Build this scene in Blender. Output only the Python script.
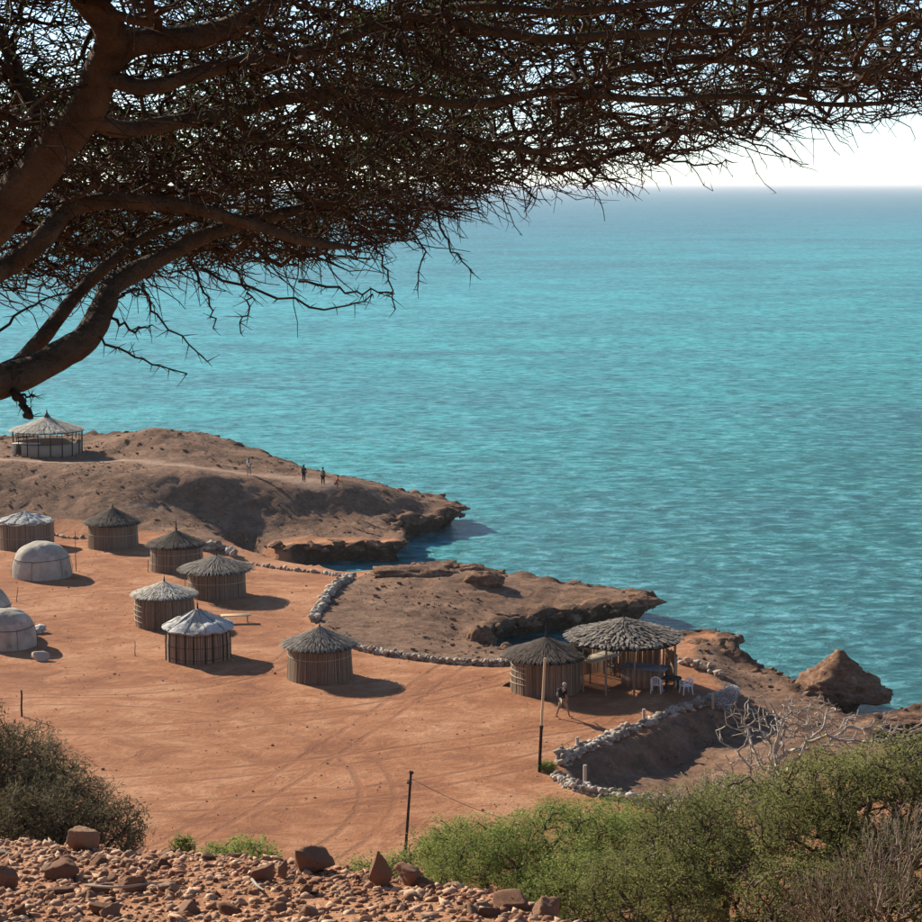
import bpy, bmesh, math, random
import numpy as np
from mathutils import Vector, Matrix
# ------------------------------------------------------------------ camera, sky, sun, exposure
random.seed(7); rng = np.random.default_rng(7)
for o in list(bpy.data.objects): bpy.data.objects.remove(o)
scene = bpy.context.scene; COL = scene.collection
CAM_Z = 26.0; FPX = 2050.0; HALF = 461.0; PITCH = math.atan(277 / FPX); S = FPX / 1350
cam_data = bpy.data.cameras.new('camera'); cam = bpy.data.objects.new('camera', cam_data); COL.objects.link(cam)
cam.location = (0, 0, CAM_Z); cam.rotation_euler = (math.pi / 2 - PITCH, 0, 0)
cam_data.sensor_width = 36; cam_data.lens = 36 * FPX / 922; cam_data.clip_start = 0.1; cam_data.clip_end = 120000
scene.camera = cam
SUN_EL = math.radians(27); SUN_AZ = math.atan2(-0.70, 0.71)
sun_vec = Vector((math.sin(SUN_AZ) * math.cos(SUN_EL), math.cos(SUN_AZ) * math.cos(SUN_EL), math.sin(SUN_EL)))
world = bpy.data.worlds.new('World'); scene.world = world; world.use_nodes = True
wn = world.node_tree; wn.nodes.clear()
sky = wn.nodes.new('ShaderNodeTexSky'); sky.sky_type = 'NISHITA'; sky.sun_disc = False
sky.sun_elevation = SUN_EL; sky.sun_rotation = SUN_AZ; sky.altitude = 0; sky.air_density = 0.6; sky.dust_density = 0.1; sky.ozone_density = 1.5
bg = wn.nodes.new('ShaderNodeBackground'); bg.inputs['Strength'].default_value = 0.095
wo = wn.nodes.new('ShaderNodeOutputWorld'); wn.links.new(sky.outputs[0], bg.inputs[0]); wn.links.new(bg.outputs[0], wo.inputs[0])
sl = bpy.data.lights.new('sun', 'SUN'); sl.energy = 5.0; sl.angle = math.radians(0.53); sl.color = (1.0, 0.90, 0.76)
so = bpy.data.objects.new('sun', sl); COL.objects.link(so); so.rotation_euler = sun_vec.to_track_quat('Z', 'Y').to_euler(); so.location = (-40, 40, 60)
vs = scene.view_settings; vs.view_transform = 'Standard'; vs.look = 'None'; vs.exposure = 0.88; vs.gamma = 1.0; vs.use_curve_mapping = False
scene.render.resolution_x = 1024; scene.render.resolution_y = 1024
SEA_Z = -2.5

# ------------------------------------------------------------------ survey helpers: sight lines of the surveyed photograph meet a level
CP, SP = math.cos(PITCH), math.sin(PITCH)
def sight(u, v):
    a = (u - HALF) / FPX; b = -(v - HALF) / FPX
    return np.array((a, CP + b * SP, -SP + b * CP))
def at(u, v, z=0.0):
    d = sight(u, v); t = (z - CAM_Z) / d[2]
    return np.array((d[0] * t, d[1] * t, z))
def atd(u, v, Y):
    d = sight(u, v); t = Y / d[1]
    return np.array((d[0] * t, Y, CAM_Z + d[2] * t))
def ppm(p):                                    # surveyed pixels per metre at a point
    return FPX / (p[1] * CP - (p[2] - CAM_Z) * SP)

# ------------------------------------------------------------------ numeric helpers
def _hash(ix, iy, iz, seed):
    n = (ix * 374761393 + iy * 668265263 + iz * 2147483647 + seed * 974634721).astype(np.int64) & 0xffffffff
    n = ((n ^ (n >> 13)) * 1274126177) & 0xffffffff
    n = (n ^ (n >> 16)) & 0xffffffff
    return n.astype(np.float64) / 4294967295.0 * 2 - 1
def vnoise(p, seed=0):
    p = np.asarray(p, float); i = np.floor(p).astype(np.int64); f = p - i; f = f * f * (3 - 2 * f)
    r = 0
    for dx in (0, 1):
        for dy in (0, 1):
            for dz in (0, 1):
                w = (f[:, 0] if dx else 1 - f[:, 0]) * (f[:, 1] if dy else 1 - f[:, 1]) * (f[:, 2] if dz else 1 - f[:, 2])
                r = r + w * _hash(i[:, 0] + dx, i[:, 1] + dy, i[:, 2] + dz, seed)
    return r
def fbm(p, scale=1.0, oct=4, seed=0, gain=0.5):
    p = np.asarray(p, float) * scale; a = 1.0; r = np.zeros(len(p)); t = 0
    for k in range(oct):
        r += a * vnoise(p + 17.3 * k, seed + k); t += a; a *= gain; p = p * 2.03
    return r / t
def xyz(x, y, z=None):
    return np.stack([x, y, np.zeros_like(x) if z is None else z], 1)
def sstep(a, b, x):
    t = np.clip((x - a) / (b - a), 0, 1); return t * t * (3 - 2 * t)
def poly_sd(poly, x, y):                        # signed distance to a closed outline, positive inside
    n = len(poly); d = np.full(x.shape, 1e9); inside = np.zeros(x.shape, bool)
    for i in range(n):
        ax, ay = poly[i]; bx, by = poly[(i + 1) % n]
        ex, ey = bx - ax, by - ay; wx, wy = x - ax, y - ay
        t = np.clip((wx * ex + wy * ey) / (ex * ex + ey * ey + 1e-12), 0, 1)
        d = np.minimum(d, np.hypot(wx - ex * t, wy - ey * t))
        c = ((ay <= y) & (by > y)) | ((by <= y) & (ay > y))
        with np.errstate(divide='ignore', invalid='ignore'):
            xi = ax + (y - ay) / (by - ay + 1e-15) * ex
        inside ^= c & (x < xi)
    return np.where(inside, d, -d)
def line_d(pts, x, y):
    d = np.full(np.shape(x), 1e9)
    for (ax, ay), (bx, by) in zip(pts[:-1], pts[1:]):
        ex, ey = bx - ax, by - ay; wx, wy = x - ax, y - ay
        t = np.clip((wx * ex + wy * ey) / (ex * ex + ey * ey + 1e-12), 0, 1)
        d = np.minimum(d, np.hypot(wx - ex * t, wy - ey * t))
    return d
def smooth_line(pts, n):                        # Catmull-Rom through points, n samples
    P = np.array(pts, float); P = np.vstack([2 * P[0] - P[1], P, 2 * P[-1] - P[-2]])
    seg = len(P) - 3; out = []
    for s in np.linspace(0, seg - 1e-6, n):
        i = int(s); t = s - i; a, b, c, d = P[i], P[i + 1], P[i + 2], P[i + 3]
        out.append(0.5 * (2 * b + (c - a) * t + (2 * a - 5 * b + 4 * c - d) * t * t + (3 * b - a - 3 * c + d) * t ** 3))
    return np.array(out)

# ------------------------------------------------------------------ mesh helpers
def mesh_from(name, V, Fs, mat=None, smooth=False, var=None, fmat=None):
    """V (n,3); Fs list of face index arrays (m,3)/(m,4) or one array; var: per-vertex value -> attribute 'var' (float or rgb)."""
    if isinstance(Fs, np.ndarray): Fs = [Fs]
    Fs = [np.asarray(f, np.int32) for f in Fs if len(f)]
    me = bpy.data.meshes.new(name); V = np.asarray(V, np.float32)
    me.vertices.add(len(V)); me.vertices.foreach_set('co', V.ravel())
    nl = sum(f.size for f in Fs); nf = sum(len(f) for f in Fs)
    me.loops.add(nl); me.loops.foreach_set('vertex_index', np.concatenate([f.ravel() for f in Fs]))
    tot = np.concatenate([np.full(len(f), f.shape[1], np.int32) for f in Fs]); st = np.concatenate([[0], np.cumsum(tot)[:-1]]).astype(np.int32)
    me.polygons.add(nf); me.polygons.foreach_set('loop_start', st); me.polygons.foreach_set('loop_total', tot)
    if smooth: me.polygons.foreach_set('use_smooth', np.ones(nf, bool))
    for m in (mat if isinstance(mat, (list, tuple)) else [mat]):
        if m: me.materials.append(m)
    if fmat is not None: me.polygons.foreach_set('material_index', np.asarray(fmat, np.int32))
    me.update(calc_edges=True)
    if var is not None:
        var = np.asarray(var, np.float32)
        if var.ndim == 1: var = np.stack([var] * 3, 1)
        a = me.attributes.new('var', 'FLOAT_COLOR', 'POINT')
        a.data.foreach_set('color', np.hstack([var, np.ones((len(var), 1), np.float32)]).ravel().astype(np.float32))
    me.validate()
    return me
def link(name, me, parent=None, loc=None, rot=None, scale=None):
    o = bpy.data.objects.new(name, me); COL.objects.link(o)
    if parent: o.parent = parent
    if loc is not None: o.location = loc
    if rot is not None: o.rotation_euler = rot
    if scale is not None: o.scale = scale
    return o
def tag(o, label=None, cat=None, group=None, kind=None):
    if label: o['label'] = label
    if cat: o['category'] = cat
    if group: o['group'] = group
    if kind: o['kind'] = kind
    return o
def thing(name, label, cat, loc=(0, 0, 0), rz=0, group=None):
    o = bpy.data.objects.new(name, None); COL.objects.link(o); o.empty_display_size = 0.3
    o.location = loc; o.rotation_euler = (0, 0, rz); return tag(o, label, cat, group)
def copy_tree(o, parent=None):
    c = o.copy(); COL.objects.link(c); c.parent = parent
    for ch in list(o.children): copy_tree(ch, c)
    return c
class MB:                                        # collects pieces into one mesh
    def __init__(s): s.V = []; s.Q = []; s.T = []; s.c = []; s.n = 0
    def add(s, V, Q=None, T=None, c=0.5):
        V = np.asarray(V, float)
        if Q is not None and len(Q): s.Q.append(np.asarray(Q) + s.n)
        if T is not None and len(T): s.T.append(np.asarray(T) + s.n)
        s.V.append(V); s.c.append(np.full(len(V), c) if np.ndim(c) == 0 else np.asarray(c)); s.n += len(V); return s
    def box(s, lo, hi, c=0.5, M=None):
        x0, y0, z0 = lo; x1, y1, z1 = hi
        V = np.array([(x0,y0,z0),(x1,y0,z0),(x1,y1,z0),(x0,y1,z0),(x0,y0,z1),(x1,y0,z1),(x1,y1,z1),(x0,y1,z1)], float)
        if M is not None: V = V @ np.array(M.to_3x3()).T + np.array(M.translation)
        return s.add(V, [(0,3,2,1),(4,5,6,7),(0,1,5,4),(1,2,6,5),(2,3,7,6),(3,0,4,7)], c=c)
    def sticks(s, A, B, ra, rb, k=5, c=0.5, cap=False):
        V, Q = prisms(A, B, ra, rb, k); n = len(np.atleast_2d(A))
        c = np.repeat(np.broadcast_to(c, (n,)), 2 * k); s.add(V, Q, c=c)
        if cap and k == 4:
            i = np.arange(n)[:, None] * 8; s.Q.append(np.vstack([i + np.array([3,2,1,0]), i + np.array([4,5,6,7])]) + s.n - len(V))
        return s
    def tube(s, P, R, k=8, c=0.5, cap=True):
        V, Q = tube(P, R, k); s.add(V, Q, c=c)
        if cap:
            n = len(P); P = np.asarray(P)
            s.add(np.vstack([V[:k], P[:1]]), T=[(i, k, (i + 1) % k) for i in range(k)], c=c)
            s.add(np.vstack([V[-k:], P[-1:]]), T=[(i, (i + 1) % k, k) for i in range(k)], c=c)
        return s
    def mesh(s, name, mat, smooth=False):
        Fs = []
        if s.Q: Fs.append(np.vstack(s.Q))
        if s.T: Fs.append(np.vstack(s.T))
        return mesh_from(name, np.vstack(s.V), Fs, mat, smooth, np.concatenate(s.c))
    def build(s, name, mat, parent=None, smooth=False, **k): return link(name, s.mesh(name, mat, smooth), parent, **k)
def frames(D):
    D = D / (np.linalg.norm(D, axis=1, keepdims=True) + 1e-12)
    ref = np.where(np.abs(D[:, 2:3]) > 0.9, np.array([[1., 0, 0]]), np.array([[0, 0, 1.]]))
    U = np.cross(ref, D); U /= np.linalg.norm(U, axis=1, keepdims=True) + 1e-12
    return U, np.cross(D, U)
def prisms(A, B, ra, rb, k=4):
    A = np.atleast_2d(A).astype(float); B = np.atleast_2d(B).astype(float); n = len(A)
    U, W = frames(B - A); ra = np.broadcast_to(ra, (n,)); rb = np.broadcast_to(rb, (n,))
    th = np.arange(k) * 2 * math.pi / k
    ring = np.cos(th)[None, :, None] * U[:, None] + np.sin(th)[None, :, None] * W[:, None]
    V = np.concatenate([A[:, None] + ring * ra[:, None, None], B[:, None] + ring * rb[:, None, None]], 1).reshape(-1, 3)
    b = np.arange(n)[:, None] * 2 * k; j = np.arange(k); j2 = (j + 1) % k
    Q = np.stack([b + j, b + j2, b + j2 + k, b + j + k], 2).reshape(-1, 4)
    return V, Q
def tube(P, R, k=8):
    P = np.asarray(P, float); n = len(P); R = np.broadcast_to(R, (n,))
    T = np.gradient(P, axis=0); T /= np.linalg.norm(T, axis=1, keepdims=True) + 1e-12
    u = np.cross(T[0], (0.3, 0.2, 1.0)); u /= np.linalg.norm(u); V = []
    th = np.arange(k) * 2 * math.pi / k
    for i in range(n):
        u = u - T[i] * np.dot(u, T[i]); u /= np.linalg.norm(u) + 1e-12; w = np.cross(T[i], u)
        V.append(P[i] + R[i] * (np.cos(th)[:, None] * u + np.sin(th)[:, None] * w))
    j = np.arange(k); j2 = (j + 1) % k
    Q = np.concatenate([np.stack([i * k + j, i * k + j2, i * k + k + j2, i * k + k + j], 1) for i in range(n - 1)])
    return np.vstack(V), Q
def ico(sub):
    bm = bmesh.new(); bmesh.ops.create_icosphere(bm, subdivisions=sub, radius=1); bm.verts.ensure_lookup_table()
    V = np.array([v.co[:] for v in bm.verts]); T = np.array([[v.index for v in f.verts] for f in bm.faces]); bm.free(); return V, T
ICO = {k: ico(k) for k in (1, 2, 3, 4, 5)}
def stone_shape(sub, r, planes=11, rough=0.0):
    planes = max(6, int(planes * 0.68))   # a faceted broken stone
    V, T = ICO[sub]; N = r.normal(size=(planes, 3)); N /= np.linalg.norm(N, axis=1, keepdims=True); N[:6] = np.vstack([np.eye(3), -np.eye(3)]) + r.normal(0, 0.35, (6, 3)); N /= np.linalg.norm(N, axis=1, keepdims=True); h = r.uniform(0.52, 0.95, planes)
    d = V @ N.T; rad = np.min(np.where(d > 0.05, h / np.maximum(d, 0.05), 9), axis=1); rad = np.minimum(rad, 1.7)
    if rough: rad = rad * (1 + rough * fbm(V, 2.6, 3, int(r.integers(1000))))
    return V * rad[:, None], T

# ------------------------------------------------------------------ materials
class NM:
    def __init__(s, name, rough=0.9, spec=0.2):
        s.m = bpy.data.materials.new(name); s.m.use_nodes = True; s.t = s.m.node_tree; s.b = s.t.nodes['Principled BSDF']
        s.b.inputs['Roughness'].default_value = rough; s.b.inputs['Specular IOR Level'].default_value = spec; s._tc = None
    def n(s, ty, **k):
        x = s.t.nodes.new(ty)
        for a, v in k.items(): setattr(x, a, v)
        return x
    def l(s, a, b): s.t.links.new(a, b)
    def co(s, scale=(1, 1, 1), rot=(0, 0, 0), which='Object'):
        if not s._tc: s._tc = s.n('ShaderNodeTexCoord')
        m = s.n('ShaderNodeMapping'); m.inputs['Scale'].default_value = scale; m.inputs['Rotation'].default_value = rot
        s.l(s._tc.outputs[which], m.inputs[0]); return m.outputs[0]
    def noise(s, scale, detail=4, rough=0.55, dist=0.0, vec=None, which='Fac'):
        x = s.n('ShaderNodeTexNoise'); x.inputs['Scale'].default_value = scale; x.inputs['Detail'].default_value = detail
        x.inputs['Roughness'].default_value = rough; x.inputs['Distortion'].default_value = dist
        s.l(vec if vec is not None else s.co(), x.inputs['Vector']); return x.outputs[which]
    def ramp(s, fac, stops, interp='LINEAR'):
        x = s.n('ShaderNodeValToRGB'); x.color_ramp.interpolation = interp; e = x.color_ramp.elements
        while len(e) < len(stops): e.new(0.5)
        for i, (p, c) in enumerate(stops):
            e[i].position = p; c = (c, c, c) if np.ndim(c) == 0 else c; e[i].color = (*c, 1)
        s.l(fac, x.inputs[0]); return x.outputs[0]
    def mix(s, f, a, b, mode='MIX'):
        x = s.n('ShaderNodeMix', data_type='RGBA', blend_type=mode)
        for inp, v in ((x.inputs[0], f), (x.inputs[6], a), (x.inputs[7], b)):
            if hasattr(v, 'is_linked'): s.l(v, inp)
            else: inp.default_value = v if inp is x.inputs[0] else (*v, 1)
        return x.outputs[2]
    def math(s, op, a, b=0.0, clamp=False):
        x = s.n('ShaderNodeMath', operation=op, use_clamp=clamp)
        for i, v in ((0, a), (1, b)):
            if hasattr(v, 'is_linked'): s.l(v, x.inputs[i])
            else: x.inputs[i].default_value = v
        return x.outputs[0]
    def attr(s, name='var'): x = s.n('ShaderNodeAttribute', attribute_name=name); return x
    def bump(s, h, strength=0.5, dist=0.05, normal=None):
        x = s.n('ShaderNodeBump'); x.inputs['Strength'].default_value = strength; x.inputs['Distance'].default_value = dist
        s.l(h, x.inputs['Height'])
        if normal is not None: s.l(normal, x.inputs['Normal'])
        return x.outputs[0]
    def out(s, color=None, normal=None, rough=None):
        if color is not None:
            if hasattr(color, 'is_linked'): s.l(color, s.b.inputs['Base Color'])
            else: s.b.inputs['Base Color'].default_value = (*color, 1)
        if normal is not None: s.l(normal, s.b.inputs['Normal'])
        if rough is not None: s.l(rough, s.b.inputs['Roughness'])
        return s.m
def var_mat(name, dark, light, nscale=6, nstretch=(1, 1, 1), rough=0.9, bump=0.3, bdist=0.02, mid=None, trans=None, spec=0.15, patch=None):
    """colour from the per-piece attribute plus grain."""
    a = NM(name, rough, spec); v = a.attr().outputs['Fac']; g = a.noise(nscale, 5, 0.6, 0, a.co(nstretch))
    f = a.math('ADD', a.math('MULTIPLY', v, 0.6), a.math('MULTIPLY', g, 0.55)); st = [(0.25, dark), (0.85, light)]
    if mid: st.insert(1, (0.55, mid))
    c = a.ramp(f, st)
    if patch: c = a.mix(a.ramp(a.noise(patch[1], 3, 0.6), [(patch[2], 0.0), (patch[2] + 0.12, 1.0)]), c, patch[0])
    if trans:
        a.b.inputs['Transmission Weight'].default_value = 0.0
    m = a.out(c, a.bump(g, bump, bdist) if bump else None)
    if trans:
        tr = a.n('ShaderNodeBsdfTranslucent'); a.l(c, tr.inputs[0]); mx = a.n('ShaderNodeMixShader'); mx.inputs[0].default_value = trans
        a.l(a.b.outputs[0], mx.inputs[1]); a.l(tr.outputs[0], mx.inputs[2]); a.l(mx.outputs[0], a.t.nodes['Material Output'].inputs[0])
    return m
M = {}
M['thatch_dark'] = var_mat('thatch_dark', (0.03, 0.023, 0.017), (0.16, 0.125, 0.095), 9, bump=0.4)
M['thatch_grey'] = var_mat('thatch_grey', (0.055, 0.046, 0.036), (0.30, 0.26, 0.21), 9, bump=0.4)
M['thatch_pale'] = var_mat('thatch_pale', (0.22, 0.19, 0.14), (0.72, 0.66, 0.54), 7, bump=0.4)
M['canvas_white'] = var_mat('canvas_white', (0.22, 0.22, 0.20), (0.62, 0.61, 0.55), 5.0, bump=0.9, bdist=0.06, patch=((0.24, 0.235, 0.21), 1.6, 0.54))
M['canvas_dome'] = var_mat('canvas_dome', (0.27, 0.235, 0.18), (0.50, 0.45, 0.36), 3.0, bump=0.5, bdist=0.05, patch=((0.24, 0.21, 0.17), 1.7, 0.6))
M['mat_wall'] = var_mat('mat_wall', (0.20, 0.15, 0.10), (0.40, 0.315, 0.22), 5, (1, 1, 4), bump=0.4)
M['reed'] = var_mat('reed', (0.13, 0.092, 0.060), (0.34, 0.255, 0.17), 6, (3, 3, .6), bump=0.3)
M['reed_pale'] = var_mat('reed_pale', (0.20, 0.14, 0.09), (0.46, 0.35, 0.23), 6, (3, 3, .6), bump=0.3)
M['pole_wood'] = var_mat('pole_wood', (0.10, 0.07, 0.05), (0.26, 0.19, 0.13), 8, (4, 4, 1), bump=0.3)
M['pole_dark'] = var_mat('pole_dark', (0.012, 0.010, 0.009), (0.045, 0.036, 0.03), 8, (4, 4, 1), bump=0.3)
M['pole_pale'] = var_mat('pole_pale', (0.30, 0.24, 0.18), (0.55, 0.47, 0.37), 8, (4, 4, 1), bump=0.3)
M['hoop'] = var_mat('hoop', (0.28, 0.22, 0.16), (0.48, 0.40, 0.30), 8, bump=0.2)
M['rope'] = var_mat('rope', (0.08, 0.06, 0.045), (0.16, 0.12, 0.09), 8, bump=0.2)
M['white_stone'] = var_mat('white_stone', (0.14, 0.10, 0.07), (0.50, 0.43, 0.34), 3.5, bump=0.6, bdist=0.04, patch=((0.30, 0.19, 0.13), 2.2, 0.62))
M['scree_stone'] = var_mat('scree_stone', (0.16, 0.075, 0.040), (0.52, 0.36, 0.235), 18, bump=0.9, bdist=0.012, mid=(0.33, 0.175, 0.10), patch=((0.30, 0.125, 0.068), 9, 0.56))
M['rock'] = None
M['bark'] = var_mat('bark', (0.034, 0.023, 0.014), (0.135, 0.094, 0.058), 12, (2, 2, 2), bump=1.0, bdist=0.05)
M['twig'] = var_mat('twig', (0.026, 0.015, 0.009), (0.095, 0.058, 0.034), 20, bump=0.0)
M['twig_brown'] = var_mat('twig_brown', (0.06, 0.042, 0.028), (0.17, 0.125, 0.085), 20, bump=0.0)
M['twig_dry'] = var_mat('twig_dry', (0.10, 0.075, 0.052), (0.34, 0.275, 0.20), 20, bump=0.0)
M['twig_pale'] = var_mat('twig_pale', (0.20, 0.165, 0.125), (0.52, 0.46, 0.37), 20, bump=0.0)
M['leaf_tree'] = var_mat('leaf_tree', (0.025, 0.04, 0.012), (0.07, 0.10, 0.03), 20, bump=0.0, trans=0.3)
M['leaf_green'] = var_mat('leaf_green', (0.08, 0.11, 0.026), (0.27, 0.31, 0.09), 3, bump=0.0, trans=0.5)
M['leaf_olive'] = var_mat('leaf_olive', (0.06, 0.07, 0.02), (0.25, 0.255, 0.09), 3, bump=0.0, trans=0.5)
M['leaf_grey'] = var_mat('leaf_grey', (0.045, 0.04, 0.02), (0.30, 0.25, 0.14), 5, bump=0.0, trans=0.25)
M['leaf_silver'] = var_mat('leaf_silver', (0.40, 0.40, 0.38), (0.75, 0.74, 0.70), 5, bump=0.0, trans=0.3)
M['plank'] = var_mat('plank', (0.40, 0.29, 0.16), (0.60, 0.46, 0.28), 4, (1, 8, 8), bump=0.2)
M['cream_top'] = var_mat('cream_top', (0.55, 0.48, 0.36), (0.72, 0.66, 0.52), 3, bump=0.2)
M['grey_top'] = var_mat('grey_top', (0.13, 0.14, 0.15), (0.25, 0.26, 0.27), 3, bump=0.2)
M['white_plastic'] = var_mat('white_plastic', (0.68, 0.68, 0.68), (0.80, 0.80, 0.79), 3, bump=0.0, rough=0.45, spec=0.4)
M['blue_cloth'] = var_mat('blue_cloth', (0.10, 0.17, 0.27), (0.22, 0.34, 0.46), 6, bump=0.2)
M['dark_wood'] = var_mat('dark_wood', (0.02, 0.017, 0.014), (0.07, 0.055, 0.045), 6, bump=0.2)
M['grey_paint'] = var_mat('grey_paint', (0.16, 0.16, 0.15), (0.3, 0.29, 0.27), 6, bump=0.1, rough=0.6)
for nm, c in dict(skin=(0.30, 0.17, 0.11), skin_dark=(0.10, 0.055, 0.035), cloth_black=(0.014, 0.014, 0.016), cloth_grey=(0.16, 0.15, 0.13), cloth_white=(0.62, 0.60, 0.56),
                  cloth_red=(0.34, 0.06, 0.05), cloth_navy=(0.03, 0.035, 0.06), cloth_khaki=(0.30, 0.25, 0.18), hair_dark=(0.02, 0.016, 0.012), hat=(0.42, 0.40, 0.36)).items():
    M[nm] = var_mat(nm, tuple(x * 0.8 for x in c), tuple(min(1, x * 1.2) for x in c), 30, bump=0.2, bdist=0.005)
# ------------------------------------------------------------------ earth, rock and water materials
def earth_mat():
    a = NM('earth', 0.95, 0.1); at_ = a.attr(); sep = a.n('ShaderNodeSeparateColor'); a.l(at_.outputs['Color'], sep.inputs[0])
    big = a.noise(0.16, 5, 0.6, 0.6, a.co((0.85, 1.0, 1), (0, 0, 0.12))); mid = a.noise(0.5, 8, 0.72, 1.2, a.co((0.75, 1.0, 1), (0, 0, 0.2)))
    fine = a.noise(3.5, 8, 0.72); speck = a.noise(13.0, 3, 0.7)
    red = a.ramp(a.math('ADD', a.math('MULTIPLY', big, 0.5), a.math('MULTIPLY', mid, 0.5)), [(0.38, (0.22, 0.085, 0.038)), (0.49, (0.350, 0.150, 0.067)), (0.60, (0.475, 0.245, 0.126))])
    # vehicle tracks and scuffs: thin dark curved streaks
    wv = a.noise(0.10, 2, 0.4, 0.6, a.co((0.5, 1.0, 1), (0, 0, 0.35)))
    tr = a.ramp(a.math('ABSOLUTE', a.math('SUBTRACT', a.math('FRACT', a.math('MULTIPLY', wv, 9.0)), 0.5)), [(0.0, 0.0), (0.07, 1.0)])
    trm = a.math('MULTIPLY', a.math('SUBTRACT', 1.0, tr), a.ramp(a.noise(0.3, 3, 0.6), [(0.48, 0.0), (0.62, 0.75)]))
    for q in (((-40, 705), (110, 702), (330, 742)), ((-20, 730), (180, 728), (420, 700)), ((20, 790), (260, 770), (520, 735)), ((150, 860), (300, 770), (420, 690)), ((-60, 660), (150, 690), (290, 660)), ((300, 800), (450, 780), (640, 712))):
        (x1, y1), (x2, y2), (x3, y3) = [at(*k)[:2] for k in q]; A2 = np.array([[2 * (x2 - x1), 2 * (y2 - y1)], [2 * (x3 - x1), 2 * (y3 - y1)]]); ctr = np.linalg.solve(A2, [x2 * x2 - x1 * x1 + y2 * y2 - y1 * y1, x3 * x3 - x1 * x1 + y3 * y3 - y1 * y1]); rad_ = math.hypot(x1 - ctr[0], y1 - ctr[1])
        vd = a.n('ShaderNodeVectorMath', operation='DISTANCE'); a.l(a.co(), vd.inputs[0]); vd.inputs[1].default_value = (ctr[0], ctr[1], 0)
        dd = a.math('ABSOLUTE', a.math('SUBTRACT', a.math('ABSOLUTE', a.math('SUBTRACT', a.math('ADD', vd.outputs['Value'], a.math('MULTIPLY', mid, 0.5)), rad_ + 0.25)), 0.72))
        trm = a.math('MAXIMUM', trm, a.math('MULTIPLY', a.ramp(dd, [(0.08, 1.0), (0.24, 0.0)]), a.ramp(mid, [(0.40, 0.15), (0.56, 0.9)])))
    red = a.mix(a.math('MULTIPLY', trm, a.ramp(fine, [(0.35, 0.0), (0.6, 0.8)])), red, (0.20, 0.085, 0.047))
    red = a.mix(a.ramp(fine, [(0.36, 0.50), (0.55, 0.0)]), red, (0.22, 0.10, 0.058))
    red = a.mix(a.ramp(speck, [(0.68, 0.0), (0.74, 0.55)]), red, (0.12, 0.07, 0.05))
    brown = a.ramp(a.math('ADD', a.math('MULTIPLY', a.noise(0.5, 6, 0.65, 0.3), 0.5), a.math('MULTIPLY', fine, 0.5)), [(0.34, (0.11, 0.058, 0.034)), (0.52, (0.235, 0.135, 0.082)), (0.68, (0.37, 0.235, 0.148))])
    tuft = a.ramp(a.noise(0.9, 8, 0.8), [(0.52, 0.0), (0.58, 0.75)]); brown = a.mix(tuft, brown, (0.10, 0.068, 0.045))
    rock = a.ramp(a.math('ADD', a.math('MULTIPLY', a.noise(1.2, 7, 0.7), 0.5), a.math('MULTIPLY', a.noise(6.0, 5, 0.7), 0.5)), [(0.36, (0.055, 0.034, 0.023)), (0.52, (0.17, 0.10, 0.062)), (0.68, (0.36, 0.235, 0.15))])
    pale = a.ramp(mid, [(0.3, (0.34, 0.21, 0.14)), (0.7, (0.46, 0.32, 0.22))])
    edge = lambda m_, w: a.ramp(a.math('ADD', m_, a.math('MULTIPLY', a.math('SUBTRACT', fine, 0.5), w)), [(0.35, 0.0), (0.65, 1.0)])
    c = a.mix(edge(sep.outputs[0], 0.9), red, brown); c = a.mix(edge(sep.outputs[2], 0.7), c, pale); c = a.mix(edge(sep.outputs[1], 0.6), c, rock)
    h = a.math('ADD', a.math('MULTIPLY', mid, 0.6), a.math('ADD', a.math('MULTIPLY', fine, 0.35), a.math('MULTIPLY', trm, -0.18)))
    cr = a.n('ShaderNodeTexVoronoi', feature='DISTANCE_TO_EDGE'); cr.inputs['Scale'].default_value = 1.6; a.l(a.noise(1.3, 3, 0.6, 0, a.co((1, 1, 1.8)), 'Color'), cr.inputs['Vector']); crag = a.math('ADD', a.math('MULTIPLY', a.noise(2.2, 9, 0.8, 0.3, a.co((1, 1, 2.2))), 2.2), a.math('MULTIPLY', a.ramp(cr.outputs['Distance'], [(0.0, 0.0), (0.12, 1.0)]), 0.25))
    h = a.math('ADD', h, a.math('MULTIPLY', crag, a.math('MAXIMUM', sep.outputs[1], a.math('MULTIPLY', sep.outputs[0], 0.22))))
    return a.out(c, a.bump(h, 0.85, 0.26))
M['earth'] = earth_mat()
def rock_mat(name, dark, mid, light, sc=1.0):
    a = NM(name, 0.95, 0.12); n1 = a.noise(0.9 * sc, 8, 0.7, 0.4); n2 = a.noise(5 * sc, 6, 0.7); st = a.noise(2.2 * sc, 5, 0.6, 0.2, a.co((0.5, 0.5, 3.0)))
    f = a.math('ADD', a.math('MULTIPLY', n1, 0.4), a.math('ADD', a.math('MULTIPLY', n2, 0.3), a.math('MULTIPLY', st, 0.3)))
    pit = a.ramp(n2, [(0.30, 1.0), (0.46, 0.0)])
    c = a.mix(a.math('MULTIPLY', pit, 0.6), a.ramp(f, [(0.36, dark), (0.5, mid), (0.64, light)]), tuple(x * 0.6 for x in dark))
    return a.out(c, a.bump(a.math('ADD', n2, st), 0.9, 0.16 / sc))
M['rock'] = rock_mat('rock', (0.06, 0.032, 0.02), (0.20, 0.108, 0.062), (0.40, 0.255, 0.155))
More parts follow.
